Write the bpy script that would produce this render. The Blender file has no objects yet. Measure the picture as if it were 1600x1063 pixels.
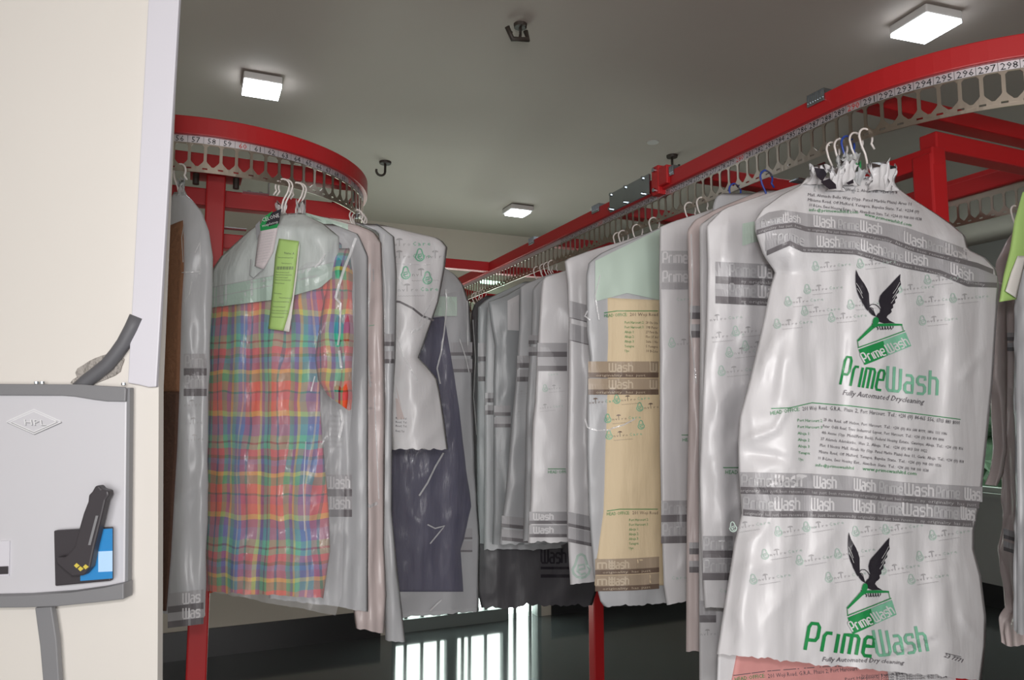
import bpy, math, random
from mathutils import Vector, noise
random.seed(7)
C = bpy.context.scene.collection
# ---------------------------------------------------------------- camera, world, light, exposure
F, HZ, EYE = 1150.0, 645.0, 1.5
PITCH = math.atan((HZ - 531.5) / F)
cam_d = bpy.data.cameras.new('camera'); cam = bpy.data.objects.new('camera', cam_d); C.objects.link(cam)
cam.location = (0, 0, EYE); cam.rotation_euler = (math.pi / 2 + PITCH, 0, 0)
cam_d.sensor_width = 36; cam_d.lens = F / 1600 * 36; cam_d.clip_start = 0.05
bpy.context.scene.camera = cam
vs = bpy.context.scene.view_settings
vs.view_transform = 'Standard'; vs.look = 'None'; vs.gamma = 1; vs.use_curve_mapping = False; vs.exposure = 0.1
w = bpy.data.worlds.new('daylight'); bpy.context.scene.world = w; w.use_nodes = True
bg = w.node_tree.nodes['Background']; bg.inputs[0].default_value = (0.86, 1.0, 0.93, 1); bg.inputs[1].default_value = 7
def area(name, loc, rot, sx, sy, power, col=(1, 1, 1)):
    l = bpy.data.lights.new(name, 'AREA'); l.shape = 'RECTANGLE'; l.size = sx; l.size_y = sy; l.energy = power; l.color = col
    o = bpy.data.objects.new(name, l); C.objects.link(o); o.location = loc; o.rotation_euler = rot; return o
# daylight through the shop front behind the photographer
area('shop_front_daylight', (.35, -2.1, 1.55), (math.radians(88), 0, 0), 2.2, 1.6, 86, (1, .98, .965))
area('camera_flash', (0, -.06, 1.66), (math.radians(91), 0, 0), .1, .07, 7.5, (1, .985, 1))
area('back_ceiling_bounce_fill', (-.85, 4.6, .8), (math.radians(140), 0, math.radians(203.5)), .9, 1.4, 16, (.82, 1, .88))  # fill lamp added inside the room, aimed up like door daylight bounced off the floor

# ---------------------------------------------------------------- room axes and pixel helpers
AZ = math.radians(-23.5)
R = Vector((math.sin(AZ), math.cos(AZ), 0)); Q = Vector((math.cos(AZ), -math.sin(AZ), 0)); Z = Vector((0, 0, 1))
EYEV = Vector((0, 0, EYE))
def AQ(a, q, z=0): return R * a + Q * q + Z * z
def ray(x, y):
    dx, dy, dz = x - 800, F, -(y - 531.5)
    c, s = math.cos(PITCH), math.sin(PITCH)
    return Vector((dx, dy * c - dz * s, dy * s + dz * c))
def at_h(x, y, z): r = ray(x, y); return EYEV + r * ((z - EYE) / r.z)
def at_plane(x, y, P, N): r = ray(x, y); return EYEV + r * ((P - EYEV).dot(N) / r.dot(N))
def at_y(x, y, Y): r = ray(x, y); return EYEV + r * (Y / r.y)
def azv(deg): return Vector((math.sin(math.radians(deg)), math.cos(math.radians(deg)), 0))

# ---------------------------------------------------------------- materials
def lin(c): return tuple(((v / 255) / 12.92 if v <= 10 else ((v / 255 + .055) / 1.055) ** 2.4) for v in c)
def mat(name, rgb, rough=.5, metal=0, spec=.5, bump=0, bscale=40, stretch=(1, 1, 1), var=0, vscale=6, alpha=1, coat=0, emit=None, estr=0, sub=0):
    m = bpy.data.materials.new(name); m.use_nodes = True; nt = m.node_tree; b = nt.nodes['Principled BSDF']
    col = (*lin(rgb), 1); b.inputs['Base Color'].default_value = col
    b.inputs['Roughness'].default_value = rough; b.inputs['Metallic'].default_value = metal
    b.inputs['Specular IOR Level'].default_value = spec; b.inputs['Alpha'].default_value = alpha
    b.inputs['Coat Weight'].default_value = coat
    tc = nt.nodes.new('ShaderNodeTexCoord'); mp = nt.nodes.new('ShaderNodeMapping'); mp.inputs['Scale'].default_value = stretch
    nt.links.new(tc.outputs['Object'], mp.inputs[0])
    if var:
        n = nt.nodes.new('ShaderNodeTexNoise'); n.inputs['Scale'].default_value = vscale; n.inputs['Detail'].default_value = 4
        mx = nt.nodes.new('ShaderNodeMix'); mx.data_type = 'RGBA'
        mx.inputs[6].default_value = tuple(v * (1 - var) for v in col[:3]) + (1,); mx.inputs[7].default_value = tuple(min(1, v * (1 + var)) for v in col[:3]) + (1,)
        nt.links.new(mp.outputs[0], n.inputs[0]); nt.links.new(n.outputs[0], mx.inputs[0]); nt.links.new(mx.outputs[2], b.inputs['Base Color'])
    if bump:
        n = nt.nodes.new('ShaderNodeTexNoise'); n.inputs['Scale'].default_value = bscale; n.inputs['Detail'].default_value = 3
        bp = nt.nodes.new('ShaderNodeBump'); bp.inputs['Strength'].default_value = bump; bp.inputs['Distance'].default_value = .02
        nt.links.new(mp.outputs[0], n.inputs[0]); nt.links.new(n.outputs[0], bp.inputs['Height']); nt.links.new(bp.outputs[0], b.inputs['Normal'])
    if emit:
        b.inputs['Emission Color'].default_value = (*lin(emit), 1); b.inputs['Emission Strength'].default_value = estr
    return m
M = {}
M['ceiling'] = mat('painted_ceiling', (166, 156, 148), .8, var=.04, vscale=1.5)
M['back'] = mat('back_wall_paint', (190, 184, 172), .8, var=.03)
M['side'] = mat('side_wall_paint', (150, 152, 150), .8, var=.03)
M['floor'] = mat('dark_floor_tile', (62, 65, 66), .1, spec=.9, var=.15, vscale=3, bump=.02, bscale=3)
M['skirt'] = mat('dark_skirting', (38, 38, 40), .35)
M['cream'] = mat('cream_wall_paint', (236, 231, 224), .7, var=.02, vscale=3)
M['cover'] = mat('white_cover_board', (228, 226, 234), .5)
M['red'] = mat('red_powder_coat', (172, 27, 31), .42, spec=.5, bump=.02, bscale=300)
M['steel'] = mat('brushed_steel', (176, 166, 154), .3, metal=1, bump=.04, bscale=120, stretch=(1, 1, .05))
M['zinc'] = mat('zinc_plate', (172, 180, 186), .22, metal=1, var=.1, vscale=30)
M['wire'] = mat('white_wire', (224, 216, 212), .35, coat=.3)
M['bluewire'] = mat('blue_plastic', (40, 70, 160), .35)
M['black'] = mat('black_ink', (34, 32, 36), .5)
M['redink'] = mat('red_ink', (190, 40, 36), .5)
M['label'] = mat('label_tape', (214, 210, 214), .42, metal=.75)
M['cab'] = mat('cabinet_white', (218, 217, 222), .45)
M['cabgrey'] = mat('cabinet_grey', (140, 140, 143), .5)
M['cable'] = mat('grey_cable', (104, 104, 108), .55)
M['plaster'] = mat('crumbled_plaster', (176, 170, 164), .9, bump=.8, bscale=90, var=.35, vscale=60)
M['dark'] = mat('dark_plastic', (70, 66, 70), .45)
M['screen'] = mat('tablet_screen', (52, 130, 190), .25, emit=(60, 140, 200), estr=.25)
M['screen_win'] = mat('tablet_window', (170, 205, 235), .25, emit=(190, 215, 240), estr=.3)
M['yellow'] = mat('yellow_mark', (225, 205, 90), .5)
M['lampw'] = mat('lamp_diffuser', (255, 255, 255), .5, emit=(240, 248, 255), estr=14)
M['tubel'] = mat('tube_glow', (230, 255, 240), .4, emit=(190, 255, 215), estr=4)
M['lampf2'] = mat('emblem_white', (240, 240, 242), .4)
M['lampf'] = mat('lamp_housing', (190, 188, 186), .5)
M['iron'] = mat('dark_iron', (52, 44, 38), .6)
M['doorf'] = mat('door_frame_grey', (110, 118, 116), .5)
M['winframe'] = mat('window_frame_grey', (150, 155, 150), .5)
M['leaf'] = mat('green_leaf', (40, 96, 30), .6)
M['leafd'] = mat('hedge_leaf', (30, 52, 30), .8, var=.6, vscale=25)
M['conew'] = mat('pale_cone', (84, 110, 92), .6)
# bag film and prints
def film(name, rgb, alpha=1.0, rough=.36, bump=.12, var=.04, spec=.5):
    return mat(name, rgb, rough, spec=spec, bump=bump, bscale=9, stretch=(3, 3, .8), var=var, vscale=5, alpha=alpha, coat=0 if alpha == 1 else .25)
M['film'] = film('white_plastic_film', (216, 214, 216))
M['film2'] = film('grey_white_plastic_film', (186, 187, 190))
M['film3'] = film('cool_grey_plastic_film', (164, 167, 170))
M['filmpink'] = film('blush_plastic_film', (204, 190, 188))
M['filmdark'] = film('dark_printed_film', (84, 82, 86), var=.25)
M['filmnavy'] = film('thin_clear_film', (214, 212, 218), alpha=.16, rough=.18, bump=.5)
M['filmclear'] = film('clear_film', (226, 226, 230), alpha=.2, rough=.15, bump=.5)
M['filmmilk'] = film('milky_film', (206, 208, 208), alpha=.5, rough=.2, bump=.45)
M['highlight'] = film('painted_highlight_film', (240, 240, 242), alpha=.6, rough=.1, bump=.9)  # pale colour for painted highlights on the bag film
M['band'] = mat('print_grey_band', (174, 172, 175), .4)
M['bandlt'] = mat('print_light_letters', (186, 185, 187), .4)
M['bandwh'] = mat('print_white_letters', (216, 214, 216), .4)
M['stripe'] = mat('print_dark_stripe', (116, 112, 115), .4)
M['stripet'] = mat('print_stripe_letters', (192, 190, 192), .4)
M['green'] = mat('print_green', (36, 140, 76), .4)
M['ltgreen'] = mat('print_light_green', (128, 190, 160), .4)
M['faint'] = mat('print_faint_grey', (176, 174, 176), .4)
M['faintg'] = mat('print_faint_green', (184, 204, 194), .4)
M['ink'] = mat('print_ink', (44, 40, 48), .4)
M['inkg'] = mat('print_grey_ink', (92, 88, 94), .4)
M['whitep'] = mat('print_white', (214, 214, 214), .4)
M['bandbr'] = mat('print_band_over_beige', (176, 158, 138), .4)
M['stripebr'] = mat('print_stripe_over_beige', (118, 100, 88), .4)
M['bandbrl'] = mat('print_letters_over_beige', (206, 190, 168), .4)
M['cape'] = mat('shoulder_cape_paper', (190, 196, 194), .45, bump=.3, bscale=9, stretch=(3, 3, .8), coat=.2)
M['capeg'] = mat('shoulder_cape_green_edge', (170, 190, 178), .45, coat=.2)
M['tag'] = mat('lime_paper', (172, 206, 122), .6, var=.05)
M['paper'] = mat('white_paper', (226, 222, 216), .6)
M['ticket'] = mat('pink_white_ticket', (202, 192, 194), .6)
M['brown'] = mat('brown_cloth', (132, 92, 66), .8, bump=.3, bscale=60)
M['brownd'] = mat('dark_brown_cloth', (84, 58, 46), .8, bump=.3, bscale=60)
M['beige'] = mat('beige_cloth', (226, 206, 172), .75, bump=.2, bscale=12, stretch=(3, 3, .6))
M['navy'] = mat('navy_cloth', (46, 44, 82), .6, bump=.4, bscale=10, stretch=(3, 3, .6))
M['pink'] = mat('salmon_cloth', (214, 150, 146), .7, bump=.2, bscale=12)
M['mint'] = mat('mint_paper', (196, 214, 202), .5)

def plaid():
    m = bpy.data.materials.new('plaid_cloth'); m.use_nodes = True; nt = m.node_tree; b = nt.nodes['Principled BSDF']
    uv = nt.nodes.new('ShaderNodeUVMap'); sp = nt.nodes.new('ShaderNodeSeparateXYZ'); nt.links.new(uv.outputs[0], sp.inputs[0])
    def ramp(sock, period, stops):
        a = nt.nodes.new('ShaderNodeMath'); a.operation = 'MULTIPLY'; a.inputs[1].default_value = 1 / period; nt.links.new(sock, a.inputs[0])
        f = nt.nodes.new('ShaderNodeMath'); f.operation = 'FRACT'; nt.links.new(a.outputs[0], f.inputs[0])
        r = nt.nodes.new('ShaderNodeValToRGB'); r.color_ramp.interpolation = 'CONSTANT'; e = r.color_ramp.elements
        while len(e) < len(stops): e.new(.5)
        for k, (p, c) in enumerate(stops): e[k].position = p; e[k].color = (*lin(c), 1)
        nt.links.new(f.outputs[0], r.inputs[0]); return r.outputs[0]
    O, G, Y, B, P, D, T, K, Wt = (236, 92, 44), (92, 170, 108), (232, 214, 70), (74, 128, 200), (124, 80, 160), (60, 52, 62), (80, 200, 168), (208, 60, 110), (214, 200, 190)
    v = ramp(sp.outputs[0], .2, [(0, O), (.09, D), (.12, O), (.2, G), (.27, P), (.33, Y), (.37, T), (.44, B), (.5, Wt), (.52, B), (.57, K), (.64, D), (.67, O), (.76, Y), (.8, P), (.86, T), (.93, D), (.96, G)])
    h = ramp(sp.outputs[1], .28, [(0, T), (.05, D), (.07, T), (.13, B), (.24, P), (.32, Y), (.37, O), (.47, K), (.55, D), (.57, O), (.66, G), (.74, Y), (.78, P), (.85, B), (.9, D), (.93, K)])
    mx = nt.nodes.new('ShaderNodeMix'); mx.data_type = 'RGBA'; mx.inputs[0].default_value = .42
    nt.links.new(v, mx.inputs[6]); nt.links.new(h, mx.inputs[7])
    m2 = nt.nodes.new('ShaderNodeMix'); m2.data_type = 'RGBA'; m2.blend_type = 'MULTIPLY'; m2.inputs[0].default_value = .25; nt.links.new(mx.outputs[2], m2.inputs[6]); nt.links.new(h, m2.inputs[7]); nt.links.new(m2.outputs[2], b.inputs['Base Color'])
    b.inputs['Roughness'].default_value = .7
    return m
M['plaid'] = plaid()

# ---------------------------------------------------------------- mesh helpers
class MB:
    def __init__(s): s.v = []; s.f = []; s.uv = None
    def add(s, vs_, fs): n = len(s.v); s.v += [Vector(p) for p in vs_]; s.f += [[i + n for i in f] for f in fs]; return s
    def box(s, c, ax, ay, az, hx, hy, hz):
        c = Vector(c); p = [c + ax * (sx * hx) + ay * (sy * hy) + az * (sz * hz) for sz in (-1, 1) for sy in (-1, 1) for sx in (-1, 1)]
        return s.add(p, [(0, 2, 3, 1), (4, 5, 7, 6), (0, 1, 5, 4), (2, 6, 7, 3), (0, 4, 6, 2), (1, 3, 7, 5)])
    def bar(s, a, b, w_, h_, side=None):
        a, b = Vector(a), Vector(b); d = (b - a); L = d.length; d.normalize()
        sd = side or (d.cross(Z).normalized() if abs(d.z) < .95 else Q); up = sd.cross(d).normalized()
        return s.box((a + b) / 2, sd, d, up, w_ / 2, L / 2, h_ / 2)
    def tube(s, pts, r, seg=8, closed=False, cap=True):
        pts = [Vector(p) for p in pts]; n = len(pts); rings = []; u = None
        for i, p in enumerate(pts):
            t = (pts[min(i + 1, n - 1)] - pts[max(i - 1, 0)]).normalized()
            if u is None: u = t.cross(Z) if abs(t.z) < .9 else t.cross(Vector((1, 0, 0)))
            u = (u - t * u.dot(t)).normalized(); w_ = t.cross(u); rr = r[i] if isinstance(r, (list, tuple)) else r
            rings.append([p + (u * math.cos(2 * math.pi * k / seg) + w_ * math.sin(2 * math.pi * k / seg)) * rr for k in range(seg)])
        fs = [[i * seg + k, i * seg + (k + 1) % seg, (i + 1) * seg + (k + 1) % seg, (i + 1) * seg + k] for i in range(n - 1) for k in range(seg)]
        if cap: fs += [list(range(seg))[::-1], [(n - 1) * seg + k for k in range(seg)]]
        return s.add([p for r_ in rings for p in r_], fs)
    def prism(s, poly, d):
        n = len(poly); poly = [Vector(p) for p in poly]
        return s.add(poly + [p + d for p in poly], [list(range(n))[::-1], [n + i for i in range(n)]] + [[i, (i + 1) % n, n + (i + 1) % n, n + i] for i in range(n)])
    def build(s, name, m, parent=None, smooth=False, bevel=0, solid=0):
        org = Vector((0, 0, 0))
        if parent is not None: org = Vector(parent['_o'])
        else: org = sum(s.v, Vector()) / max(1, len(s.v)); org.z = min(p.z for p in s.v)
        me = bpy.data.meshes.new(name); me.from_pydata([tuple(p - org) for p in s.v], [], s.f); me.validate(); me.update()
        if s.uv:
            l = me.uv_layers.new(name='UVMap')
            for lp in me.loops: l.data[lp.index].uv = s.uv[lp.vertex_index]
        o = bpy.data.objects.new(name, me); C.objects.link(o)
        for mm in (m if isinstance(m, (list, tuple)) else [m]): me.materials.append(M[mm])
        if smooth:
            for p in me.polygons: p.use_smooth = True
        o['_o'] = tuple(org)
        if parent is not None: o.parent = parent
        else: o.location = org
        if bevel:
            b = o.modifiers.new('bevel', 'BEVEL'); b.width = bevel; b.segments = 2; b.limit_method = 'ANGLE'
        if solid:
            b = o.modifiers.new('solid', 'SOLIDIFY'); b.thickness = solid; b.offset = 0
        return o
def thing(name, label, cat, loc, group=None):
    o = bpy.data.objects.new(name, None); C.objects.link(o); o.location = loc; o['_o'] = tuple(loc); o.empty_display_size = .05
    o['label'] = label; o['category'] = cat
    if group: o['group'] = group
    return o
def tag(o, label, cat, group=None):
    o['label'] = label; o['category'] = cat
    if group: o['group'] = group
    return o
def struct(name, mb, m, parent=None, **k):
    o = mb.build(name, m, parent, **k)
    if parent is None: o['kind'] = 'structure'
    return o

# ---------------------------------------------------------------- text and stroke lettering (flat prints, later wrapped on surfaces)
_tc = {}
def text2d(s):
    if s in _tc: return _tc[s]
    cu = bpy.data.curves.new('t', 'FONT'); cu.body = s; cu.size = 1; cu.resolution_u = 1
    ob = bpy.data.objects.new('t', cu); C.objects.link(ob)
    dg = bpy.context.evaluated_depsgraph_get(); me = bpy.data.meshes.new_from_object(ob.evaluated_get(dg))
    vs_ = [(v.co.x, v.co.y) for v in me.vertices]; fs = [list(p.vertices) for p in me.polygons]
    bpy.data.objects.remove(ob); bpy.data.curves.remove(cu); bpy.data.meshes.remove(me)
    _tc[s] = (vs_, fs); return _tc[s]
def put_text(mb, surf, s, x0, y0, x1, y1, h, off=.002, slant=0, curve=None):
    """text from pixel (x0,y0) to (x1,y1) on baseline, cap height h px"""
    vs_, fs = text2d(s)
    if not vs_: return
    W = max(v[0] for v in vs_); L = x1 - x0; out = []
    nx, ny = (y1 - y0), -(x1 - x0); n = math.hypot(nx, ny); nx /= n; ny /= n
    for (x, y) in vs_:
        t = x / W; hh = y / .7 * h
        px = x0 + (x1 - x0) * t + nx * hh + slant * hh; py = y0 + (y1 - y0) * t + ny * hh
        if curve: py += curve(px)
        out.append(surf(px, py, off))
    mb.add(out, fs)
GL = {'P': (.5, [[(0, 0), (0, .85), (.1, 1), (.4, 1), (.5, .88), (.5, .5), (.4, .38), (0, .38)]]),
      'r': (.36, [[(0, 0), (0, .58), (.1, .7), (.36, .7)]]), 'i': (.0, [[(0, 0), (0, .7)]]),
      'm': (.7, [[(0, 0), (0, .7), (.6, .7), (.7, .6), (.7, 0)], [(.35, .7), (.35, 0)]]),
      'e': (.44, [[(.44, 0), (.1, 0), (0, .1), (0, .6), (.1, .7), (.34, .7), (.44, .6), (.44, .36), (0, .36)]]),
      'W': (.76, [[(0, 1), (0, .12), (.1, 0), (.66, 0), (.76, .12), (.76, .94)], [(.38, 1), (.38, 0)]]),
      'a': (.44, [[(.04, .7), (.34, .7), (.44, .6), (.44, 0), (.1, 0), (0, .1), (0, .3), (.1, .4), (.44, .4)]]),
      's': (.44, [[(.44, .55), (.44, .7), (.1, .7), (0, .6), (0, .46), (.1, .37), (.34, .37), (.44, .28), (.44, .1), (.34, 0), (0, 0)]]),
      'h': (.44, [[(0, 1), (0, 0)], [(0, .7), (.34, .7), (.44, .6), (.44, 0)]])}
def stroke(mb, surf, pts, w_, off=.002, step=6):
    """thick polyline in pixel space"""
    P = []
    for a, b in zip(pts, pts[1:]):
        n = max(1, int(math.hypot(b[0] - a[0], b[1] - a[1]) / step)); P += [(a[0] + (b[0] - a[0]) * k / n, a[1] + (b[1] - a[1]) * k / n) for k in range(n)]
    P.append(pts[-1]); vs_ = []
    for i, p in enumerate(P):
        a, b = P[max(0, i - 1)], P[min(len(P) - 1, i + 1)]; dx, dy = b[0] - a[0], b[1] - a[1]; n = math.hypot(dx, dy) or 1
        ox, oy = -dy / n * w_ / 2, dx / n * w_ / 2; vs_ += [surf(p[0] + ox, p[1] + oy, off), surf(p[0] - ox, p[1] - oy, off)]
    mb.add(vs_, [(2 * i, 2 * i + 1, 2 * i + 3, 2 * i + 2) for i in range(len(P) - 1)])
def word_w(s, gap=.22): return sum(GL[c][0] + gap for c in s) - gap
def put_logo(mb, surf, s, x0, y0, x1, y1, h, w_, slant=0, off=.0025, gap=.22, only=None, step=6):
    tot = word_w(s, gap); x = 0; L = math.hypot(x1 - x0, y1 - y0); ux, uy = (x1 - x0) / L, (y1 - y0) / L; sc = L / tot
    for i, c in enumerate(s):
        wd, ss = GL[c]
        if only is None or i in only:
            for st in ss:
                stroke(mb, surf, [(x0 + ux * (x + p[0]) * sc + uy * p[1] * h + slant * p[1] * h, y0 + uy * (x + p[0]) * sc - ux * p[1] * h) for p in st], w_, off, step)
        x += wd + gap
def poly(mb, surf, pts, off=.002, mx=6):
    from mathutils.geometry import tessellate_polygon
    tris = [[pts[i] for i in t] for t in tessellate_polygon([[Vector((x, y, 0)) for x, y in pts]])]; out = []
    while tris:
        t = tris.pop(); e = [math.hypot(t[i][0] - t[(i + 1) % 3][0], t[i][1] - t[(i + 1) % 3][1]) for i in range(3)]; k = e.index(max(e))
        if e[k] > mx:
            a, b, c = t[k], t[(k + 1) % 3], t[(k + 2) % 3]; m_ = ((a[0] + b[0]) / 2, (a[1] + b[1]) / 2); tris += [[a, m_, c], [m_, b, c]]
        else: out.append(t)
    for t in out: mb.add([surf(x, y, off) for x, y in t], [(0, 1, 2)])
def lerp_poly(pts, x):
    if x <= pts[0][0]: return pts[0][1]
    for a, b in zip(pts, pts[1:]):
        if x <= b[0]: t = (x - a[0]) / (b[0] - a[0]); return a[1] + (b[1] - a[1]) * t
    return pts[-1][1]
def ribbon(mb, surf, top, bot, x0, x1, off=.0012, step=4, rows=2):
    n = max(2, int((x1 - x0) / step)); vs_ = []
    for i in range(n + 1):
        x = x0 + (x1 - x0) * i / n; t, b = lerp_poly(top, x), lerp_poly(bot, x)
        vs_ += [surf(x, t + (b - t) * k / rows, off) for k in range(rows + 1)]
    mb.add(vs_, [(i * (rows + 1) + k, i * (rows + 1) + k + 1, (i + 1) * (rows + 1) + k + 1, (i + 1) * (rows + 1) + k) for i in range(n) for k in range(rows)])
# ---------------------------------------------------------------- the room
CH = 2.85
def slab(pts, d, name, m): return struct(name, MB().prism(pts, d), m)
aB = at_h(765, 364.5, CH).dot(R)                       # back wall
pS = at_h(1547, 947, 0); qS = pS.dot(Q)                # right wall
aF, qL = -2.6, -3.2
slab([AQ(aF, qL, CH), AQ(aB + .15, qL, CH), AQ(aB + .15, qS + .15, CH), AQ(aF, qS + .15, CH)], Z * .12, 'ceiling', 'ceiling')
slab([AQ(aF, qL, -.1), AQ(aB + .15, qL, -.1), AQ(aB + .15, qS + .15, -.1), AQ(aF, qS + .15, -.1)], Z * .1, 'floor', 'floor')
slab([AQ(aF, qL - .12), AQ(aB + .15, qL - .12), AQ(aB + .15, qL), AQ(aF, qL)], Z * CH, 'wall_left', 'cream')
slab([AQ(aF - .12, qL), AQ(aF, qL), AQ(aF, qS), AQ(aF - .12, qS)], Z * CH, 'wall_front', 'cream')
# back wall with a barred glazed door opening
NB = -R
def onB(x, y): return at_plane(x, y, AQ(aB, 0), NB)
q0, q1 = onB(612, 1000).dot(Q), onB(846, 1000).dot(Q); DT = 2.06
mb = MB()
def wseg(a0, a1, qa, qb, z0, z1, mb): mb.box(AQ((a0 + a1) / 2, (qa + qb) / 2, (z0 + z1) / 2), R, Q, Z, abs(a1 - a0) / 2, abs(qb - qa) / 2, (z1 - z0) / 2)
wseg(aB, aB + .15, qL, q0, 0, CH, mb); wseg(aB, aB + .15, q1, qS, 0, CH, mb); wseg(aB, aB + .15, q0, q1, DT, CH, mb)
struct('wall_back', mb, 'back')
# right wall with a window
def onS(x, y): return at_plane(x, y, AQ(0, qS), Q)
s0 = onS(1542, 770); sill = s0.z; wa1 = s0.dot(R) + .25; wa0 = wa1 - 1.5
mb = MB()
wseg(aF, wa0, qS, qS + .15, 0, CH, mb); wseg(wa1, aB + .15, qS, qS + .15, 0, CH, mb); wseg(wa0, wa1, qS, qS + .15, 0, sill, mb); wseg(wa0, wa1, qS, qS + .15, 2.1, CH, mb)
struct('wall_right', mb, 'side')
mb = MB(); wseg(aF, aB - .012, qS - .012, qS, 0, .17, mb); struct('baseboard_right', mb, 'skirt')
mb = MB(); wseg(aB - .012, aB, q1 + .08, qS - .012, 0, .17, mb); wseg(aB - .012, aB, qL, q0 - .08, 0, .17, mb); struct('baseboard_back', mb, 'skirt')
win = thing('window_1', '', '', AQ((wa0 + wa1) / 2, qS + .07, sill)); del win['label']; del win['category']; win['kind'] = 'structure'
mb = MB()
for z_ in (sill + .02, 2.08): wseg(wa0, wa1, qS + .02, qS + .1, z_ - .02, z_ + .02, mb)
for a_ in (wa0 + .02, wa0 + .77, wa1 - .02): wseg(a_ - .02, a_ + .02, qS + .02, qS + .1, sill, 2.1, mb)
struct('window_frame', mb, 'winframe', win)
mb = MB(); wseg(wa0 - .03, wa1 + .03, qS - .04, qS + .02, sill - .03, sill, mb); struct('window_sill', mb, 'winframe', win)
# door
dr = thing('door_1', '', '', AQ(aB + .05, (q0 + q1) / 2, 0)); del dr['label']; del dr['category']; dr['kind'] = 'structure'
mb = MB()
wseg(aB, aB + .1, q0, q0 + .03, 0, DT, mb); wseg(aB, aB + .1, q1 - .03, q1, 0, DT, mb); wseg(aB, aB + .1, q0, q1, DT - .04, DT, mb)
qm = onB(792, 980).dot(Q); wseg(aB, aB + .1, q0, qm, 0, .085, mb)
for x, w_ in ((706, .05), (790, .028)): qq = onB(x + 2, 990).dot(Q); wseg(aB + .02, aB + .08, qq - w_ * .8, qq + w_ * .8, 0, DT, mb)
struct('door_frame', mb, 'doorf', dr)
for x in (636, 662, 688, 726, 737, 762, 808, 832):
    qq = onB(x, 1000).dot(Q); mb = MB(); wseg(aB + .035, aB + .055, qq - .011, qq + .011, 0, DT, mb); struct('door_bar', mb, 'doorf', dr)
for xa, ya, xb, yb, lab in ((748, 441, 784, 445, 'right greenish tube light glimpsed through the slots of the far rail'), (717, 461, 738, 464, 'left greenish tube light glimpsed under the far end of the rail')):
    pa_, pb_ = onB(xa, ya) - R * .04, onB(xb, yb) - R * .04; t = thing('tube_light', lab, 'light', (pa_ + pb_) / 2)
    MB().tube([pa_, pb_], .013, 10).build('glass_tube', 'tubel', t, smooth=True)
    MB().bar(pa_ + R * .028 - Z * .0, pb_ + R * .028, .04, .03).build('batten', 'lampf', t)
# outdoors seen through the right window: pale cone with a red band, grass blades
cp = onS(1547, 740); cp = cp + Q * .5 + R * .15
mb = MB(); zz = [.0, .3, .62, .8, .86, .92, .98]; 
t = thing('garden_cone', 'pale pointed cone with a red band outside the far right window', 'cone', Vector((cp.x, cp.y, sill - .25)))
MB().tube([Vector((cp.x, cp.y, sill - .25)), Vector((cp.x, cp.y, sill + .2))], [.085, .045], 12).build('cone_body', 'conew', t, smooth=True)
MB().tube([Vector((cp.x, cp.y, sill + .2)), Vector((cp.x, cp.y, sill + .26))], [.046, .034], 12).build('red_band', 'redink', t, smooth=True)
MB().tube([Vector((cp.x, cp.y, sill + .26)), Vector((cp.x, cp.y, sill + .32))], [.032, .012], 12).build('cone_tip', 'conew', t, smooth=True)
mb = MB()
for k in range(60):
    b0 = onS(1552 + k * .8, 770) + Q * (.25 + random.random() * .2); b0.z = sill - .3; h = random.uniform(.3, .52); d = Vector((random.uniform(-.05, .05), random.uniform(-.05, .05), h))
    mb.add([b0 - R * .015, b0 + R * .015, b0 + d], [(0, 1, 2)])
o = mb.build('grass', 'leaf'); tag(o, 'bright green grass blades outside the far right window', 'grass'); o['kind'] = 'stuff'

mb = MB(); nx, nz = 60, 24; hq = qS + 1.1
for i in range(nx + 1):
    for j in range(nz + 1):
        a_ = wa0 - 1.2 + (wa1 - wa0 + 3.4) * i / nx; z_ = sill - .7 + 2.4 * j / nz; mb.v.append(AQ(a_, hq + .25 * noise.noise(Vector((a_ * 5, z_ * 5, 0))) + .12 * noise.noise(Vector((a_ * 18, z_ * 18, 4))), z_))
mb.f = [[i * (nz + 1) + j, (i + 1) * (nz + 1) + j, (i + 1) * (nz + 1) + j + 1, i * (nz + 1) + j + 1] for i in range(nx) for j in range(nz)]
o = mb.build('hedge', 'leafd', solid=.1); tag(o, 'dark green hedge outside the far right window', 'hedge')
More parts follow.
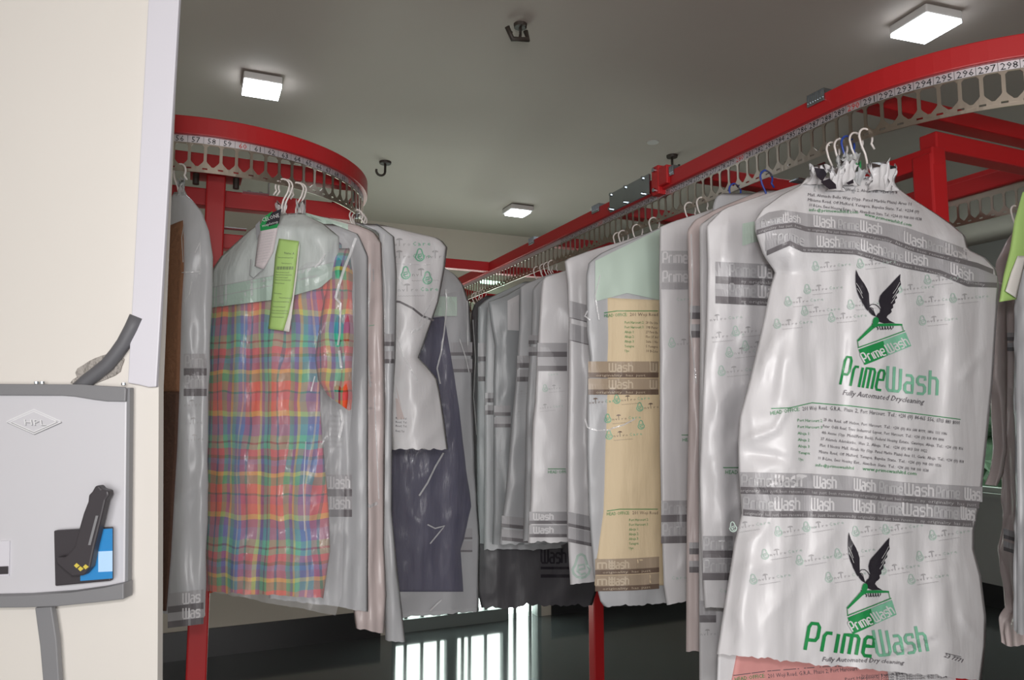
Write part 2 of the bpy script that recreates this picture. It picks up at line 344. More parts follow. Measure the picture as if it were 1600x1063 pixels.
# ceiling lights
def lamp(x, y, rot, label, s=.085, df=.9):
    p = at_h(x, y, CH - .035); r_ = azv(math.degrees(AZ) + rot); q_ = Vector((r_.y, -r_.x, 0))
    t = thing('ceiling_light', label, 'light', Vector((p.x, p.y, CH - .045)), 'square ceiling lights')
    c = Vector((p.x, p.y, 0))
    mb = MB().box(c + Z * (CH - .02), r_, q_, Z, s, s, .016); mb.build('light_housing', 'lampf', t, bevel=.006)
    MB().box(c + Z * (CH - .042), r_, q_, Z, s * df, s * df, .006).build('light_diffuser', 'lampw', t)
lamp(409, 138, 0, 'small square ceiling light above the left conveyor', .074, .96)
lamp(1446, 42, 6, 'small square ceiling light above the red rail at top right', .078, .96)
lamp(809, 332, 0, 'small square ceiling light farthest back, over the middle of the room', .08, .8)
def hook(x, y, lab, sc=1.0, flip=1, fan=False):
    p = at_h(x, y, CH); t = thing('ceiling_hook', lab, 'hook', p + Z * -.09 * sc, 'iron ceiling hooks')
    MB().tube([p - Z * .012, p], [.028 * sc, .03 * sc], 14).build('hook_plate', 'iron', t)
    pts = [p - Z * .012, p - Z * .05 * sc]
    for k in range(9): a_ = -math.pi * k / 8 * 1.1; pts.append(p - Z * (.05 * sc - .022 * sc * math.sin(a_)) + Q * flip * (-.022 * sc + .022 * sc * math.cos(a_)))
    MB().tube(pts, .006 * sc, 8).build('hook_rod', 'iron', t, smooth=True)
    if fan:
        MB().tube([p - Z * .02 + Q * .02, p - Z * .05 + Q * .03, p - Z * .06 - Q * .03, p - Z * .02 - Q * .05], .009, 8).build('wire_loop', 'iron', t, smooth=True)
hook(602, 253, 'J-shaped iron hook in the ceiling right of the left conveyor', 1.1)
hook(813, 38, 'iron hook with a tangle of wire at the top middle of the ceiling', .8, fan=True)
hook(1050, 243, 'iron hook in the ceiling just above the clip on the straight rail', 1.0, -1)
p = at_h(1020, 222, CH); o = MB().tube([p - Z * .004, p], .03, 14).build('ceiling_disc', 'lampf'); tag(o, 'small flat round cap on the ceiling near the straight rail', 'cap')

# ---------------------------------------------------------------- garment conveyors
HT, HB, TOP, TIP, BOT = EYE + .80, EYE + .749, EYE + .727, EYE + .666, EYE + .65
PITCHS = .04
class Loop:
    def __init__(s, an, af, qc, r=.5): s.an, s.af, s.qc, s.r = an, af, qc, r; s.L = af - an; s.tot = 2 * s.L + 2 * math.pi * r
    def pos(s, d):
        """arc length from the start of the left leg at its near end; runs away, round the far end, back, round the near end"""
        d %= s.tot; r, L = s.r, s.L
        if d < L: return (s.an + d, s.qc - r), (0, -1), (1, 0)
        d -= L
        if d < math.pi * r: t = d / r; return (s.af + r * math.sin(t), s.qc - r * math.cos(t)), (math.sin(t), -math.cos(t)), (math.cos(t), math.sin(t))
        d -= math.pi * r
        if d < L: return (s.af - d, s.qc + r), (0, 1), (-1, 0)
        d -= L; t = d / r; return (s.an - r * math.sin(t), s.qc + r * math.cos(t)), (-math.sin(t), math.cos(t)), (-math.cos(t), -math.sin(t))
    def P(s, d, o, z): (a, q), n, t = s.pos(d); return AQ(a + n[0] * o, q + n[1] * o, z)
    def T(s, d): return AQ(*s.pos(d)[2])
    def Nn(s, d): return AQ(*s.pos(d)[1])
def conveyor(lp, label, num0, numrange, rev, name='garment_conveyor'):
    t = thing(name, label, 'conveyor', lp.P(0, 0, 0)); n = 260
    sec = [(-.018, HB), (.016, HB), (.016, HT), (-.018, HT)]
    mb = MB(); mb.v = [lp.P(lp.tot * i / n, o_, z) for i in range(n) for o_, z in sec]
    mb.f = [[i * 4 + k, ((i + 1) % n) * 4 + k, ((i + 1) % n) * 4 + (k + 1) % 4, i * 4 + (k + 1) % 4] for i in range(n) for k in range(4)]
    mb.build('red_rail', 'red', t, bevel=.003)
    N = int(lp.tot / PITCHS); pt = lp.tot / N; mb = MB()
    def cell(d0, poly):
        vs_ = [lp.P(d0 + u * pt / .04, .0, z) for u, z in poly]; mb.add(vs_, [list(range(len(vs_)))])
    W = .04; b = .0038
    for i in range(N):
        d = i * pt
        cell(d, [(0, TOP), (W, TOP), (W, HB + .004), (0, HB + .004)])
        cell(d, [(0, BOT), (W, BOT), (W, BOT + .008), (0, BOT + .008)])
        for m_ in (0, 1):
            f = (lambda u: W - u) if m_ else (lambda u: u)
            cell(d, [(f(u), z) for u, z in [(0, TIP + .016), (b, TIP + .016), (b, TOP), (0, TOP)]])
            cell(d, [(f(u), z) for u, z in [(b, TOP - .006), (b + .005, TOP), (b, TOP)]])
            cell(d, [(f(u), z) for u, z in [(.0066, BOT + .008), (W / 2, BOT + .008), (W / 2, TIP), (W / 2 - .003, TIP), (.0066, TIP + .011)]])
            cell(d, [(f(u), z) for u, z in [(0, BOT + .0125), (.0066, BOT + .0125), (.0066, TIP + .011), (b, TIP + .016), (0, TIP + .016)]])
    belt = mb.build('slotted_belt', 'steel', t, solid=.003)
    lb = MB(); 
    k = int(N * 2); lb.v = [lp.P(lp.tot * i / k, .0021, z) for i in range(k) for z in (TOP + .003, HB + .002)]
    lb.f = [(2 * i, 2 * ((i + 1) % k), 2 * ((i + 1) % k) + 1, 2 * i + 1) for i in range(k)]
    lb.build('number_tape', 'label', belt)
    nk, nr = MB(), MB()
    for num in numrange:
        d = num0[1] + (num - num0[0]) * pt * rev; vs_, fs = text2d(str(num)); Wd = max(v[0] for v in vs_); h = .0155; sc = h / .7
        if Wd * sc > .034: scx = .034 / Wd
        else: scx = sc
        tgt = nr if num % 10 == 0 else nk
        tgt.add([lp.P(d + rev * (x - Wd / 2) * scx, .0028, TOP + .0045 + y * sc) for x, y in vs_], fs)
        nk.add([lp.P(d + rev * (pt / 2 + e), .0028, z) for e, z in ((-.0004, TOP + .003), (.0004, TOP + .003), (.0004, HB), (-.0004, HB))], [(0, 1, 2, 3)])
    nk.build('slot_numbers', 'black', belt)
    if nr.v: nr.build('slot_numbers_red', 'redink', belt)
    return t, pt
def clip(t, lp, d):
    P = lp.P(d, 0, HT); T, N_ = lp.T(d), lp.Nn(d)
    mb = MB().box(P + Z * .006, T, N_, Z, .028, .02, .007); mb.box(P + Z * -.006 + N_ * .018, T, N_, Z, .028, .003, .014)
    for k in range(-3, 4): mb.box(P + Z * .0 + N_ * .0215 + T * k * .008, T, N_, Z, .0012, .002, .012)
    return mb.build('rail_clip', 'zinc', t, bevel=.002)
LR = Loop(1.3, 4.1, 1.945); LL = Loop(2.62, 4.25, .035)
# 290 sits at x=1333 on the near leg; find arc length on the left (near) leg
def leg_a(x, q, h=.74):
    y = 300
    for _ in range(6): P = at_plane(x, y, AQ(0, q), Q); y -= (EYE + h - P.z) * F / P.y
    return P.dot(R)
d290 = leg_a(1333, 1.445) - 1.3
rc, ptR = conveyor(LR, 'large red overhead conveyor loop on the right with slots numbered up to 299', (290, d290), range(252, 301), -1)
def arcL(x):
    best = None
    for k in range(2000):
        d = LL.tot * k / 2000; P = LL.P(d, 0, EYE + .74); v = P - EYEV; fy = v.y * math.cos(PITCH) + v.z * math.sin(PITCH)
        px = 800 + F * v.x / fy; e = abs(px - x) + max(0, P.y - 2.62) * 1000
        if best is None or e < best[0]: best = (e, d)
    return best[1]
d60 = arcL(378)
lc, ptL = conveyor(LL, 'small red conveyor turn at left with slots numbered from 56 upwards', (60, d60), range(52, 76), -1)
for x in (1283, 1052, 937, 836, 753): clip(rc, LR, leg_a(x, 1.445, .8) - 1.3)
# cross ties between the two legs, at rail level
for x in (1320, 1072, 950, 850, 760):
    a = leg_a(x, 1.445, .78); MB().bar(AQ(a, 1.46, EYE + .776), AQ(a, 2.43, EYE + .776), .05, .044).build('cross_tie', 'red', rc, bevel=.003)
MB().bar(AQ(3.62, .556, EYE + .776), AQ(3.62, 1.43, EYE + .776), .05, .05).build('link_beam', 'red', rc, bevel=.003)
# lower frame: long tubes, cross tubes, posts
pp = at_plane(1450, 230, EYEV + Vector((0, 1.86, 0)), Vector((0, 1, 0))); pa, pq = pp.dot(R), pp.dot(Q)
for q_, nm in ((pq, 0),):
    MB().bar(AQ(pa - .03, q_, EYE + .655), AQ(4.1, q_, EYE + .655), .05, .05).build('long_tube', 'red', rc, bevel=.004)
MB().bar(AQ(pa, pq - .0, EYE + .70), AQ(pa, 3.1, EYE + .70), .05, .05).build('cross_tube', 'red', rc, bevel=.004)
MB().bar(AQ(pa - .03, pq - .02, EYE + .66), AQ(pa - .03 + .0, pq + .02, EYE + .66), .001, .001)
for a_ in (2.2, 3.3): MB().bar(AQ(a_, pq, EYE + .61), AQ(a_, 2.38, EYE + .61), .05, .04).build('cross_tube', 'red', rc, bevel=.004)
# bracing: V tie at the near turn and a second tube beside the far leg
MB().bar(AQ(pa + .02, 2.72, EYE + .895), AQ(4.1, 2.72, EYE + .895), .03, .03).build('long_tube', 'red', rc, bevel=.004)
def post(t, a, q, top, nm='post'):
    MB().box(AQ(a, q, top / 2), R, Q, Z, .0285, .0285, top / 2).build(nm, 'red', t, bevel=.005)
    MB().box(AQ(a, q, .004), R, Q, Z, .07, .07, .004).build('foot_plate', 'red', t)
post(rc, pa, pq, EYE + .665)
a3 = at_plane(932, 1000, AQ(3.3, 1.35), R).dot(Q); post(rc, 3.3, a3, EYE + .6); post(rc, pa, 2.95, EYE + .69)
# angle brackets and bolts
def bracket(t, P, u, s=.05):
    MB().box(P, u, u.cross(Z), Z, s, .018, .0015).box(P + u * s + Z * s * .6, u, u.cross(Z), Z, .0015, .018, s * .6).build('angle_bracket', 'zinc', t)
    for k in (-.5, .4): MB().tube([P + u * s * k, P + u * s * k + Z * .008], .005, 8).build('bolt', 'zinc', t)
for x, a_off in ((1270, .14), (960, .14)):
    a = leg_a(x, 1.445 + a_off, .65); bracket(rc, AQ(a, 1.445 + a_off - .02, EYE + .645), Q)
for x in (1095, 1230, 1390):
    P = AQ(leg_a(x, 1.45, .655), 1.452, EYE + .655) if x < 1300 else LR.P(LR.tot - .5, 0, EYE + .655)
    MB().tube([P, P + Z * .02], .007, 10).build('bolt', 'zinc', rc)
# tension joint in the straight rail
ja = leg_a(952, 1.42, .78); jb = leg_a(1014, 1.42, .78)
tj = MB().box(AQ((ja + jb) / 2, 1.424, EYE + .787), R, Q, Z, abs(ja - jb) / 2, .004, .036).build('tension_plate', 'zinc', rc, bevel=.002)
for f in (.04, .42, .85): 
    a = ja + (jb - ja) * f; MB().tube([AQ(a, 1.416, EYE + .818), AQ(a, 1.45, EYE + .818)], .007, 10).build('bolt', 'zinc', tj)
    MB().tube([AQ(a, 1.41, EYE + .762), AQ(a, 1.45, EYE + .762)], .006, 10).build('bolt', 'zinc', tj)
fl = leg_a(1020, 1.42, .79); fm = MB().box(AQ(fl - .02, 1.43, EYE + .784), R, Q, Z, .02, .016, .05).box(AQ(fl - .05, 1.43, EYE + .79), R, Q, Z, .035, .014, .032).build('red_flange', 'red', rc, bevel=.004)
for z_ in (.75, .82): MB().tube([AQ(fl - .02, 1.406, EYE + z_), AQ(fl - .02, 1.43, EYE + z_)], .007, 10).build('bolt', 'zinc', fm)
# left frame
def Lp(x, y, h): P = at_h(x, y, EYE + h); return P.dot(R), P.dot(Q)
la, lq = LL.an + .0 - .36, -.0
pl = at_plane(337, 300, EYEV + Vector((0, 2.25, 0)), Vector((0, 1, 0))); la, lq = pl.dot(R), pl.dot(Q)
post(lc, la, lq, EYE + .735)
MB().box(AQ(la, lq, EYE + .738), R, Q, Z, .055, .075, .004).build('top_plate', 'red', lc)
for s in (-1, 1): MB().tube([AQ(la - .02, lq + s * .058, EYE + .70), AQ(la - .02, lq + s * .058, EYE + .735)], .01, 8).build('bolt', 'iron', lc)
MB().bar(AQ(la, lq - .3, EYE + .775), AQ(la, lq + .46, EYE + .775), .05, .05).build('cross_tie', 'red', lc, bevel=.003)
MB().bar(AQ(la + .06, lq - .35, EYE + .68), AQ(la + .06, lq + .44, EYE + .68), .05, .055).build('cross_tube', 'red', lc, bevel=.004)
MB().bar(AQ(la + .16, lq - .35, EYE + .565), AQ(la + .16, lq + .3, EYE + .565), .05, .05).build('cross_tube', 'red', lc, bevel=.004)
MB().bar(AQ(la + .06, lq + .42, EYE + .68), AQ(4.2, lq + .42, EYE + .68), .05, .05).build('long_tube', 'red', lc, bevel=.004)
bracket(lc, AQ(la + .03, lq + .12, EYE + .705), Q, .04); bracket(lc, AQ(la + .03, lq + .40, EYE + .71), Q, .035)
p = AQ(la + .1, lq + .055, EYE + .60); MB().box(p, Q, R, Z, .045, .015, .0015).box(p - Q * .045 + Z * .035, Q, R, Z, .0015, .015, .035).build('angle_bracket', 'zinc', lc)
P = LL.P(arcL(556), .005, EYE + .65); MB().tube([P - Z * .015, P], .006, 8).build('bolt', 'zinc', lc)

# ---------------------------------------------------------------- near wall at left with cover board, cable, cabinet
WY = 1.42
def wpt(x, y, Y=WY): return at_y(x, y, Y)
YV = Vector((0, 1, 0))
struct('wall_partition', MB().prism([wpt(-160, -60), wpt(276, -60), wpt(248, 605), wpt(246, 1100), wpt(-160, 1180)][::-1], YV * .02), 'cream')
struct('trim_1', MB().prism([wpt(238, -40, WY - .004), wpt(286, -40, WY - .004), wpt(248, 605, WY - .004), wpt(236, 605.5, WY - .004), wpt(222, 602, WY - .004), wpt(204, 599, WY - .004)][::-1], YV * -.011), 'cover', bevel=.002)
pts = [wpt(x, y, WY - .012) for x, y in ((118, 612), (135, 596), (152, 583), (168, 570), (182, 553), (194, 536), (206, 513), (214, 495))]
o = MB().tube(pts, .0135, 12).build('cable', 'cable', smooth=True); tag(o, 'thick grey cable running from behind the cover board down to the cabinet', 'cable')
mb = MB(); c = []
for k in range(26): a_ = 2 * math.pi * k / 26; rr = 1 + .25 * noise.noise(Vector((math.cos(a_) * 2, math.sin(a_) * 2, 1))); c.append(wpt(155 + 40 * rr * math.cos(a_) , 578 + 20 * rr * math.sin(a_) - .4 * 40 * math.cos(a_) , WY - .001))
mb.prism(c[::-1], YV * -.004); o = mb.build('wall_patch', 'plaster'); o['kind'] = 'structure'; o.name = 'trim_2'
CY = 1.395
cab = thing('cabinet', 'pale grey wall cabinet with a raised diamond emblem at lower left', 'cabinet', wpt(60, 1150, CY))
MB().prism([wpt(-60, 612, CY), wpt(198, 614, CY), wpt(195, 918, CY), wpt(-60, 940, CY)][::-1], YV * .014).build('cabinet_body', 'cab', cab, bevel=.003)
MB().prism([wpt(x, y, CY) for x, y in [(-60, 600), (130, 601), (150, 602.5), (198, 605), (200, 609), (199, 628), (170, 627.5), (150, 625), (120, 620), (100, 618.5), (-60, 618)]][::-1], YV * -.008).build('top_band', 'cabgrey', cab, bevel=.002)
MB().prism([wpt(198.5, 606, CY), wpt(203, 606, CY), wpt(200, 915, CY), wpt(195.5, 915, CY)][::-1], YV * .014).build('side_edge', 'cabgrey', cab)
MB().prism([wpt(x, y, CY - .02) for x, y in [(-60, 933), (40, 931), (110, 926), (160, 919), (193, 912), (193, 937), (150, 942), (90, 948), (40, 950), (-60, 951)]][::-1], YV * .034).build('bottom_ledge', 'cabgrey', cab, bevel=.002)
def csurf(x, y, off=0): return wpt(x, y, CY - off)
mb = MB()
for s in (1, .84): stroke(mb, csurf, [(53 + 43 * s, 659), (53, 659 + 19 * s), (53 - 43 * s, 659), (53, 659 - 19 * s), (53 + 43 * s, 659)], 1.7, .0015)
put_text(mb, csurf, 'HPL', 37, 664, 72, 665, 9, .0015, slant=-.2)
mb.build('diamond_emblem', 'lampf2', cab)
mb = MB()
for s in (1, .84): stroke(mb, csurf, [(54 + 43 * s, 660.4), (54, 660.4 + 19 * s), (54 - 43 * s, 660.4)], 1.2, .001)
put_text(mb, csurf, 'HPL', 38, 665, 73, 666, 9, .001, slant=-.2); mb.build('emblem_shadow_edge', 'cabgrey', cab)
for x, y in ((57, 598), (66, 598), (193, 600)): MB().tube([wpt(x, y + 2, CY + .01), wpt(x, y - 1.5, CY + .01)], .004, 8).build('screw', 'zinc', cab)
MB().tube([wpt(205, 636, CY + .02), wpt(205, 646, CY + .02)], .003, 8).build('screw', 'zinc', cab)
MB().prism([wpt(x, y, CY - .0) for x, y in [(54, 950), (80, 948), (88, 1000), (93, 1080), (68, 1080), (62, 1010)]][::-1], YV * .014).build('leg', 'cabgrey', cab, bevel=.002)
o = MB().prism([wpt(x, y, CY - .004) for x, y in [(-12, 886), (13, 885), (13, 897), (-12, 898)]][::-1], YV * -.002).build('nameplate', 'dark'); tag(o, 'small dark label on the cabinet at the left picture edge', 'label')
o = MB().prism([wpt(x, y, CY - .001) for x, y in [(-12, 846), (16, 845), (15, 900), (-12, 901)]][::-1], YV * -.002).build('paper_slip', 'cover'); tag(o, 'pale paper slip behind the small dark label on the cabinet', 'paper')
tb = thing('tablet', 'dark tablet with a blue screen lying against the cabinet', 'tablet', wpt(134, 912, CY - .02))
MB().prism([wpt(x, y, CY - .008) for x, y in [(90, 828), (178, 823), (178, 906), (92, 914)]][::-1], YV * -.012).build('tablet_body', 'dark', tb, bevel=.002)
MB().prism([wpt(x, y, CY - .021) for x, y in [(126, 829), (176, 826), (176, 904), (126, 908)]][::-1], YV * -.001).build('tablet_screen', 'screen', tb)
MB().prism([wpt(x, y, CY - .0225) for x, y in [(154, 862), (176, 861), (176, 893), (154, 894)]][::-1], YV * -.001).build('screen_window', 'screen_win', tb)
hd = thing('handset', 'dark grey handheld clamp leaning over the blue tablet screen', 'handset', wpt(130, 900, CY - .04))
MB().prism([wpt(x, y, CY - .026) for x, y in [(158, 758), (163, 757), (168, 763), (178, 765), (179, 772), (174, 780), (168, 806), (157, 850), (150, 884), (140, 896), (122, 898), (98, 878), (97, 868), (112, 868), (126, 852), (132, 828), (140, 800), (147, 782), (148, 772), (153, 767)]][::-1], YV * -.02).build('handset_body', 'dark', hd, bevel=.004)
MB().prism([wpt(x, y, CY - .047) for x, y in [(150, 806), (154, 806), (142, 852), (138, 852)]][::-1], YV * -.001).build('light_groove', 'cabgrey', hd)
mb = MB()
for x, y in ((120, 884), (126, 889), (134, 886)): mb.prism([wpt(x - 4, y, CY - .047), wpt(x, y - 4, CY - .047), wpt(x + 5, y, CY - .047), wpt(x, y + 4, CY - .047)][::-1], YV * -.001)
mb.build('yellow_marks', 'yellow', hd)
# ---------------------------------------------------------------- hangers
def hang_pt(x, loop='R', h=.672):
    if loop == 'R':
        a = leg_a(x, 1.445, h); return AQ(a, 1.445, EYE + h)
    P = LL.P(arcL(x), 0, EYE + h); return P
def far_pt(a, h=.672): return AQ(a, 2.44, EYE + h)
def hanger(P, U, label, m='wire', span=.17, group='wire hangers on the conveyors', tilt=0.0, neck=.1, y_scale=1.0):
    """P is the top of the hook; U the direction of the shoulders"""
    t = thing('wire_hanger', label, 'hanger', P - Z * .24, group); r = .0215
    c = P - Z * r; N_ = U.cross(Z); pts = []
    for k in range(13):
        a_ = math.radians(-35 + 215 * k / 12); pts.append(c + U * (r * math.cos(a_)) + Z * (r * math.sin(a_)) + N_ * tilt * .004)
    pts = [c + U * (r * 1.25) - Z * r * 1.15] + pts
    pts += [c - U * r * .75 - Z * r * .9, c - U * r * .2 - Z * r * 1.9, c - Z * r * 2.7, c - Z * neck]
    MB().tube(pts, .0026, 8).build('hook', m, t, smooth=True)
    b = c - Z * neck
    MB().tube([b, b + U * span - Z * .085, b + U * (span + .005) - Z * .095, b + U * (span - .01) - Z * .1, b - U * (span - .01) - Z * .1, b - U * (span + .005) - Z * .095, b - U * span - Z * .085, b], .0019, 6).build('shoulders', m, t, smooth=True)
    return t
# ---------------------------------------------------------------- sheets: bags, garments, prints
def xat(poly, y):
    if y <= poly[0][1]: return poly[0][0]
    for a, b in zip(poly, poly[1:]):
        if y <= b[1]:
            t = (y - a[1]) / ((b[1] - a[1]) or 1); return a[0] + (b[0] - a[0]) * t
    return poly[-1][0]
class Sheet:
    def __init__(s, P, U, L, Rr, T=.03, folds=(), seed=0, wr=.004, lift=0, crumple=.0, pw=2.5, base=None, creases=()):
        s.creases = creases
        s.base = base
        s.P = P; s.U = U; N = U.cross(Z); s.N = N if N.dot(EYEV - P) > 0 else -N
        s.L, s.R, s.T, s.folds, s.seed, s.wr, s.lift, s.cr, s.pw = L, Rr, T, folds, seed, wr, lift, crumple, pw
        s.sc = (P - EYEV).length / F
    def d(s, x, y):
        if s.base is not None: return s.base.d(x, y) + s.lift + s.wr * noise.noise(Vector((x / 12, y / 40, s.seed)))
        xl, xr = xat(s.L, y), xat(s.R, y); u = min(1, max(0, (x - xl) / max(1, xr - xl))); v = (y - s.L[0][1]) / (s.L[-1][1] - s.L[0][1])
        pr = 1 - abs(2 * u - 1) ** s.pw; top = min(1, max(0, v) * 6 + .15)
        d = s.T * pr * top
        k = min(1, pr * 2)
        for lam, ph, amp in s.folds: d += amp * k * top * math.sin(2 * math.pi * x / lam + ph + .9 * math.sin(y / 170 + s.seed) + .8 * noise.noise(Vector((y / 120, s.seed, 2))))
        n1 = noise.noise(Vector((x / 26, y / 150, s.seed * 3.1))); n2 = noise.noise(Vector((x / 60 + y / 90, y / 110 - x / 140, s.seed * 1.7 + 5)))
        d += s.wr * k * ((1 - abs(n1) * 3.2) * .7 + (1 - abs(n2) * 3) * 1.1)
        for x0, y0, x1, y1, w_, amp in s.creases:
            dx, dy = x1 - x0, y1 - y0; L2 = dx * dx + dy * dy; t = ((x - x0) * dx + (y - y0) * dy) / L2; tt = min(1, max(0, t))
            e = math.hypot(x - x0 - tt * dx, y - y0 - tt * dy) / w_
            if e < 3: d += amp * k * math.exp(-e * e) * (.3 + .7 * math.sin(math.pi * min(1, max(0, .1 + .8 * t))))
        if s.cr: d += s.cr * k * noise.noise(Vector((x / 13, y / 13, s.seed)))
        return d + s.lift
    def __call__(s, x, y, off=0): return at_plane(x, y, s.P + s.N * (s.d(x, y) + off), s.N)
    def mesh(s, step=5, back=True, ragged=0, uvs=False, thick=.02):
        L, Rr = s.L, s.R; yl0, yl1, yr0, yr1 = L[0][1], L[-1][1], Rr[0][1], Rr[-1][1]
        nv = max(6, int((yl1 - yl0) / step)); wmax = max(xat(Rr, y) - xat(L, y) for y in range(int(yl0), int(yl1), 10)); nu = max(5, int(wmax / step))
        nv = min(nv, 170); nu = min(nu, 110); mb = MB(); idx = {}; uv = []
        for i in range(nv + 1):
            t = i / nv; ya, yb = yl0 + (yl1 - yl0) * t, yr0 + (yr1 - yr0) * t; xa, xb = xat(L, ya), xat(Rr, yb)
            for j in range(nu + 1):
                q = j / nu; x = xa + (xb - xa) * q; y = ya + (yb - ya) * q
                if ragged and i >= nv - 1: y += ragged * noise.noise(Vector((x / 9, s.seed, 0))) + ragged * noise.noise(Vector((x / 45, s.seed, 3)))
                idx[i, j] = len(mb.v); p = s(x, y)
                if j in (0, nu) or i in (0,): p = at_plane(x, y, s.P + s.N * s.lift, s.N)
                mb.v.append(p); uv.append(((p - s.P).dot(s.U) + .012 * noise.noise(Vector((x / 30, y / 120, s.seed))) + 5, p.z + .006 * noise.noise(Vector((x / 20, y / 60, 9)))))
        for i in range(nv):
            for j in range(nu): mb.f.append([idx[i, j], idx[i + 1, j], idx[i + 1, j + 1], idx[i, j + 1]])
        if back:
            bk = dict(idx)
            for i in range(1, nv + 1):
                for j in range(1, nu):
                    p = mb.v[idx[i, j]]; q = j / nu; base = p - s.N * (p - s.P).dot(s.N)
                    bk[i, j] = len(mb.v); mb.v.append(base + s.N * (s.lift - thick * (1 - abs(2 * q - 1) ** 2.5) * min(1, i / nv * 6))); uv.append(uv[idx[i, j]])
            for i in range(nv):
                for j in range(nu): mb.f.append([bk[i, j], bk[i, j + 1], bk[i + 1, j + 1], bk[i + 1, j]])
        if uvs: mb.uv = uv
        return mb
NMBD = {}
def printed(parent, **mbs):
    for nm, (mb, m) in mbs.items():
        if mb.v: mb.build(nm, m, parent)
def clipx(x, x0, x1): return x0 <= x <= x1
def bands(parent, surf, x0, x1, yf, sc=1.0, words=(), mats=('band', 'stripe', 'bandlt', 'bandwh', 'stripet'), gapy=34, txt=True, n=2, hb=23, st=11, words2=None, phase=0):
    """two grey bands with white lettering, each above a dark stripe with a line of text; yf(x) = top edge"""
    g, d, lt, wh, tx = MB(), MB(), MB(), MB(), MB()
    H_, S_, G_ = hb * sc, st * sc, gapy * sc
    for k in range(n):
        f0 = (lambda x, k=k: yf(x) + k * G_)
        xs = [x0 + (x1 - x0) * i / 30 for i in range(31)]
        tp = [(x, f0(x)) for x in xs]; m1 = [(x, f0(x) + H_ - .3) for x in xs]; b1 = [(x, f0(x) + H_ + S_) for x in xs]
        ribbon(g, surf, tp, m1, x0, x1, .0015, 4); ribbon(d, surf, m1, b1, x0, x1, .0017, 4)
        for (wx, ww, kind) in (words2[k] if words2 else words):
            s = {'W': 'Wash', 'P': 'Prime', 'ime': 'ime'}[kind]; tot = word_w(s); xx = 0
            for c in s:
                wd = GL[c][0]; sx = ww / tot
                if wx + xx * sx >= x0 + 1 and wx + (xx + wd) * sx <= x1 - 1:
                    for stt in GL[c][1]:
                        pts = [(wx + (xx + p[0]) * sx, f0(wx + (xx + p[0]) * sx) + H_ - 2 * sc - p[1] * (H_ - 4.5 * sc)) for p in stt]
                        stroke(wh if kind == 'W' else lt, surf, pts, (2.7 if kind == 'W' else 3.0) * sc, .0032, 5)
                xx += wd + .22
        if txt:
            s = 'my originality has just been renewed...   '; L = 168 * sc; xx = x0 - (L - phase * sc if phase else 0)
            while xx < x1:
                parts = s.split(' '); px = xx; per = L / len(s)
                for wrd in parts:
                    wl = len(wrd) * per
                    if wrd and px >= x0 + 1 and px + wl <= x1 - 1: put_text(tx, surf, wrd, px, f0(px) + H_ + S_ * .74, px + wl * .96, f0(px + wl) + H_ + S_ * .74, S_ * .48, .0034)
                    px += wl + per
                xx += L
    printed(parent, print_band=(g, mats[0]), print_stripe=(d, mats[1]), print_words=(lt, mats[2]), print_white_words=(wh, mats[3]), stripe_text=(tx, mats[4]))
def enviro(mk, mg, surf, x, y, s, ang=-.1, part='all', dark=None, clip=None):
    ca, sa = math.cos(ang), math.sin(ang)
    def P(u, v): return (x + (u * ca + v * sa) * s, y + (u * sa - v * ca) * s)
    def ok(*us): return clip is None or all(clip[0] < P(u, 0)[0] < clip[1] for u in us)
    if part != 'tail' and ok(-4, 4):
        pts = [P(0 + 4.5 * math.sin(t) * (1 if math.cos(t) < .2 else .8), 2 + (4.5 if math.cos(t) < .6 else 8) * math.cos(t)) for t in [2 * math.pi * k / 12 for k in range(13)]]
        stroke(mg, surf, pts, 1.3 * s, .002, 20); stroke(mg, surf, [P(-2, 1.5), P(2, 2.5), P(1.5, 4.5), P(-1.5, 4), P(-2, 1), P(0, -.8), P(2.4, 0)], 1.1 * s, .002, 20)
    if ok(6, 26):
        for i, c in enumerate('nviro'):
            a_, b_ = P(6 + i * 4.4, 0), P(6 + i * 4.4 + (2.9 if c != 'i' else .9), 0); put_text(mk, surf, c, *a_, *b_, 3.6 * s, .0022)
        stroke(mk, surf, [P(15.6, 0), P(15.6, 6)], .8 * s, .0022, 20)
        poly(mk, surf, [P(15.6 + 3.3 * math.cos(t), 6 + 2 * math.sin(t)) for t in [math.pi * k / 6 for k in range(7)]], .0022)
    if ok(28, 48):
        for i, c in enumerate('Care'):
            a_, b_ = P(29 + i * 4.8, 0), P(29 + i * 4.8 + 3.4, 0); put_text(mg, surf, c, *a_, *b_, 4 * s, .0022)
    if ok(2, 34):
        stroke(mk, surf, [P(6 + k * 1.0, -4.6 + .5 * math.sin(k * 2.3)) for k in range(28)], .35 * s, .0022, 20)
def enviros(parent, surf, spots, s, ang=-.1, clip=None, mk='faint', mg='faintg'):
    a, b = MB(), MB()
    for x, y in spots: enviro(a, b, surf, x, y, s, ang, clip=clip)
    printed(parent, pattern_print=(a, mk), pattern_print_green=(b, mg))
def bag(label, P, U, L, Rr, m='film', group=None, cat='garment bag', name='garment_bag', ragged=3, **k):
    s = Sheet(P, U, L, Rr, **k); o = s.mesh(ragged=ragged).build(name, m, smooth=True); tag(o, label, cat, group); return o, s
def inner(label, s0, L, Rr, m, cat, name, lift=.002, T=None, folds=(), seed=3, wr=.003, uvs=False, parent=None, step=5, back=False, ragged=0, solid=.002, base=None):
    s = Sheet(s0.P, s0.U, L, Rr, base=base, T=s0.T if T is None else T, folds=folds, seed=seed, wr=wr, lift=(0 if base else s0.lift) + lift)
    o = s.mesh(uvs=uvs, back=back, step=step, ragged=ragged).build(name, m, parent, smooth=True, solid=solid)
    if parent is None: tag(o, label, cat)
    return o, s
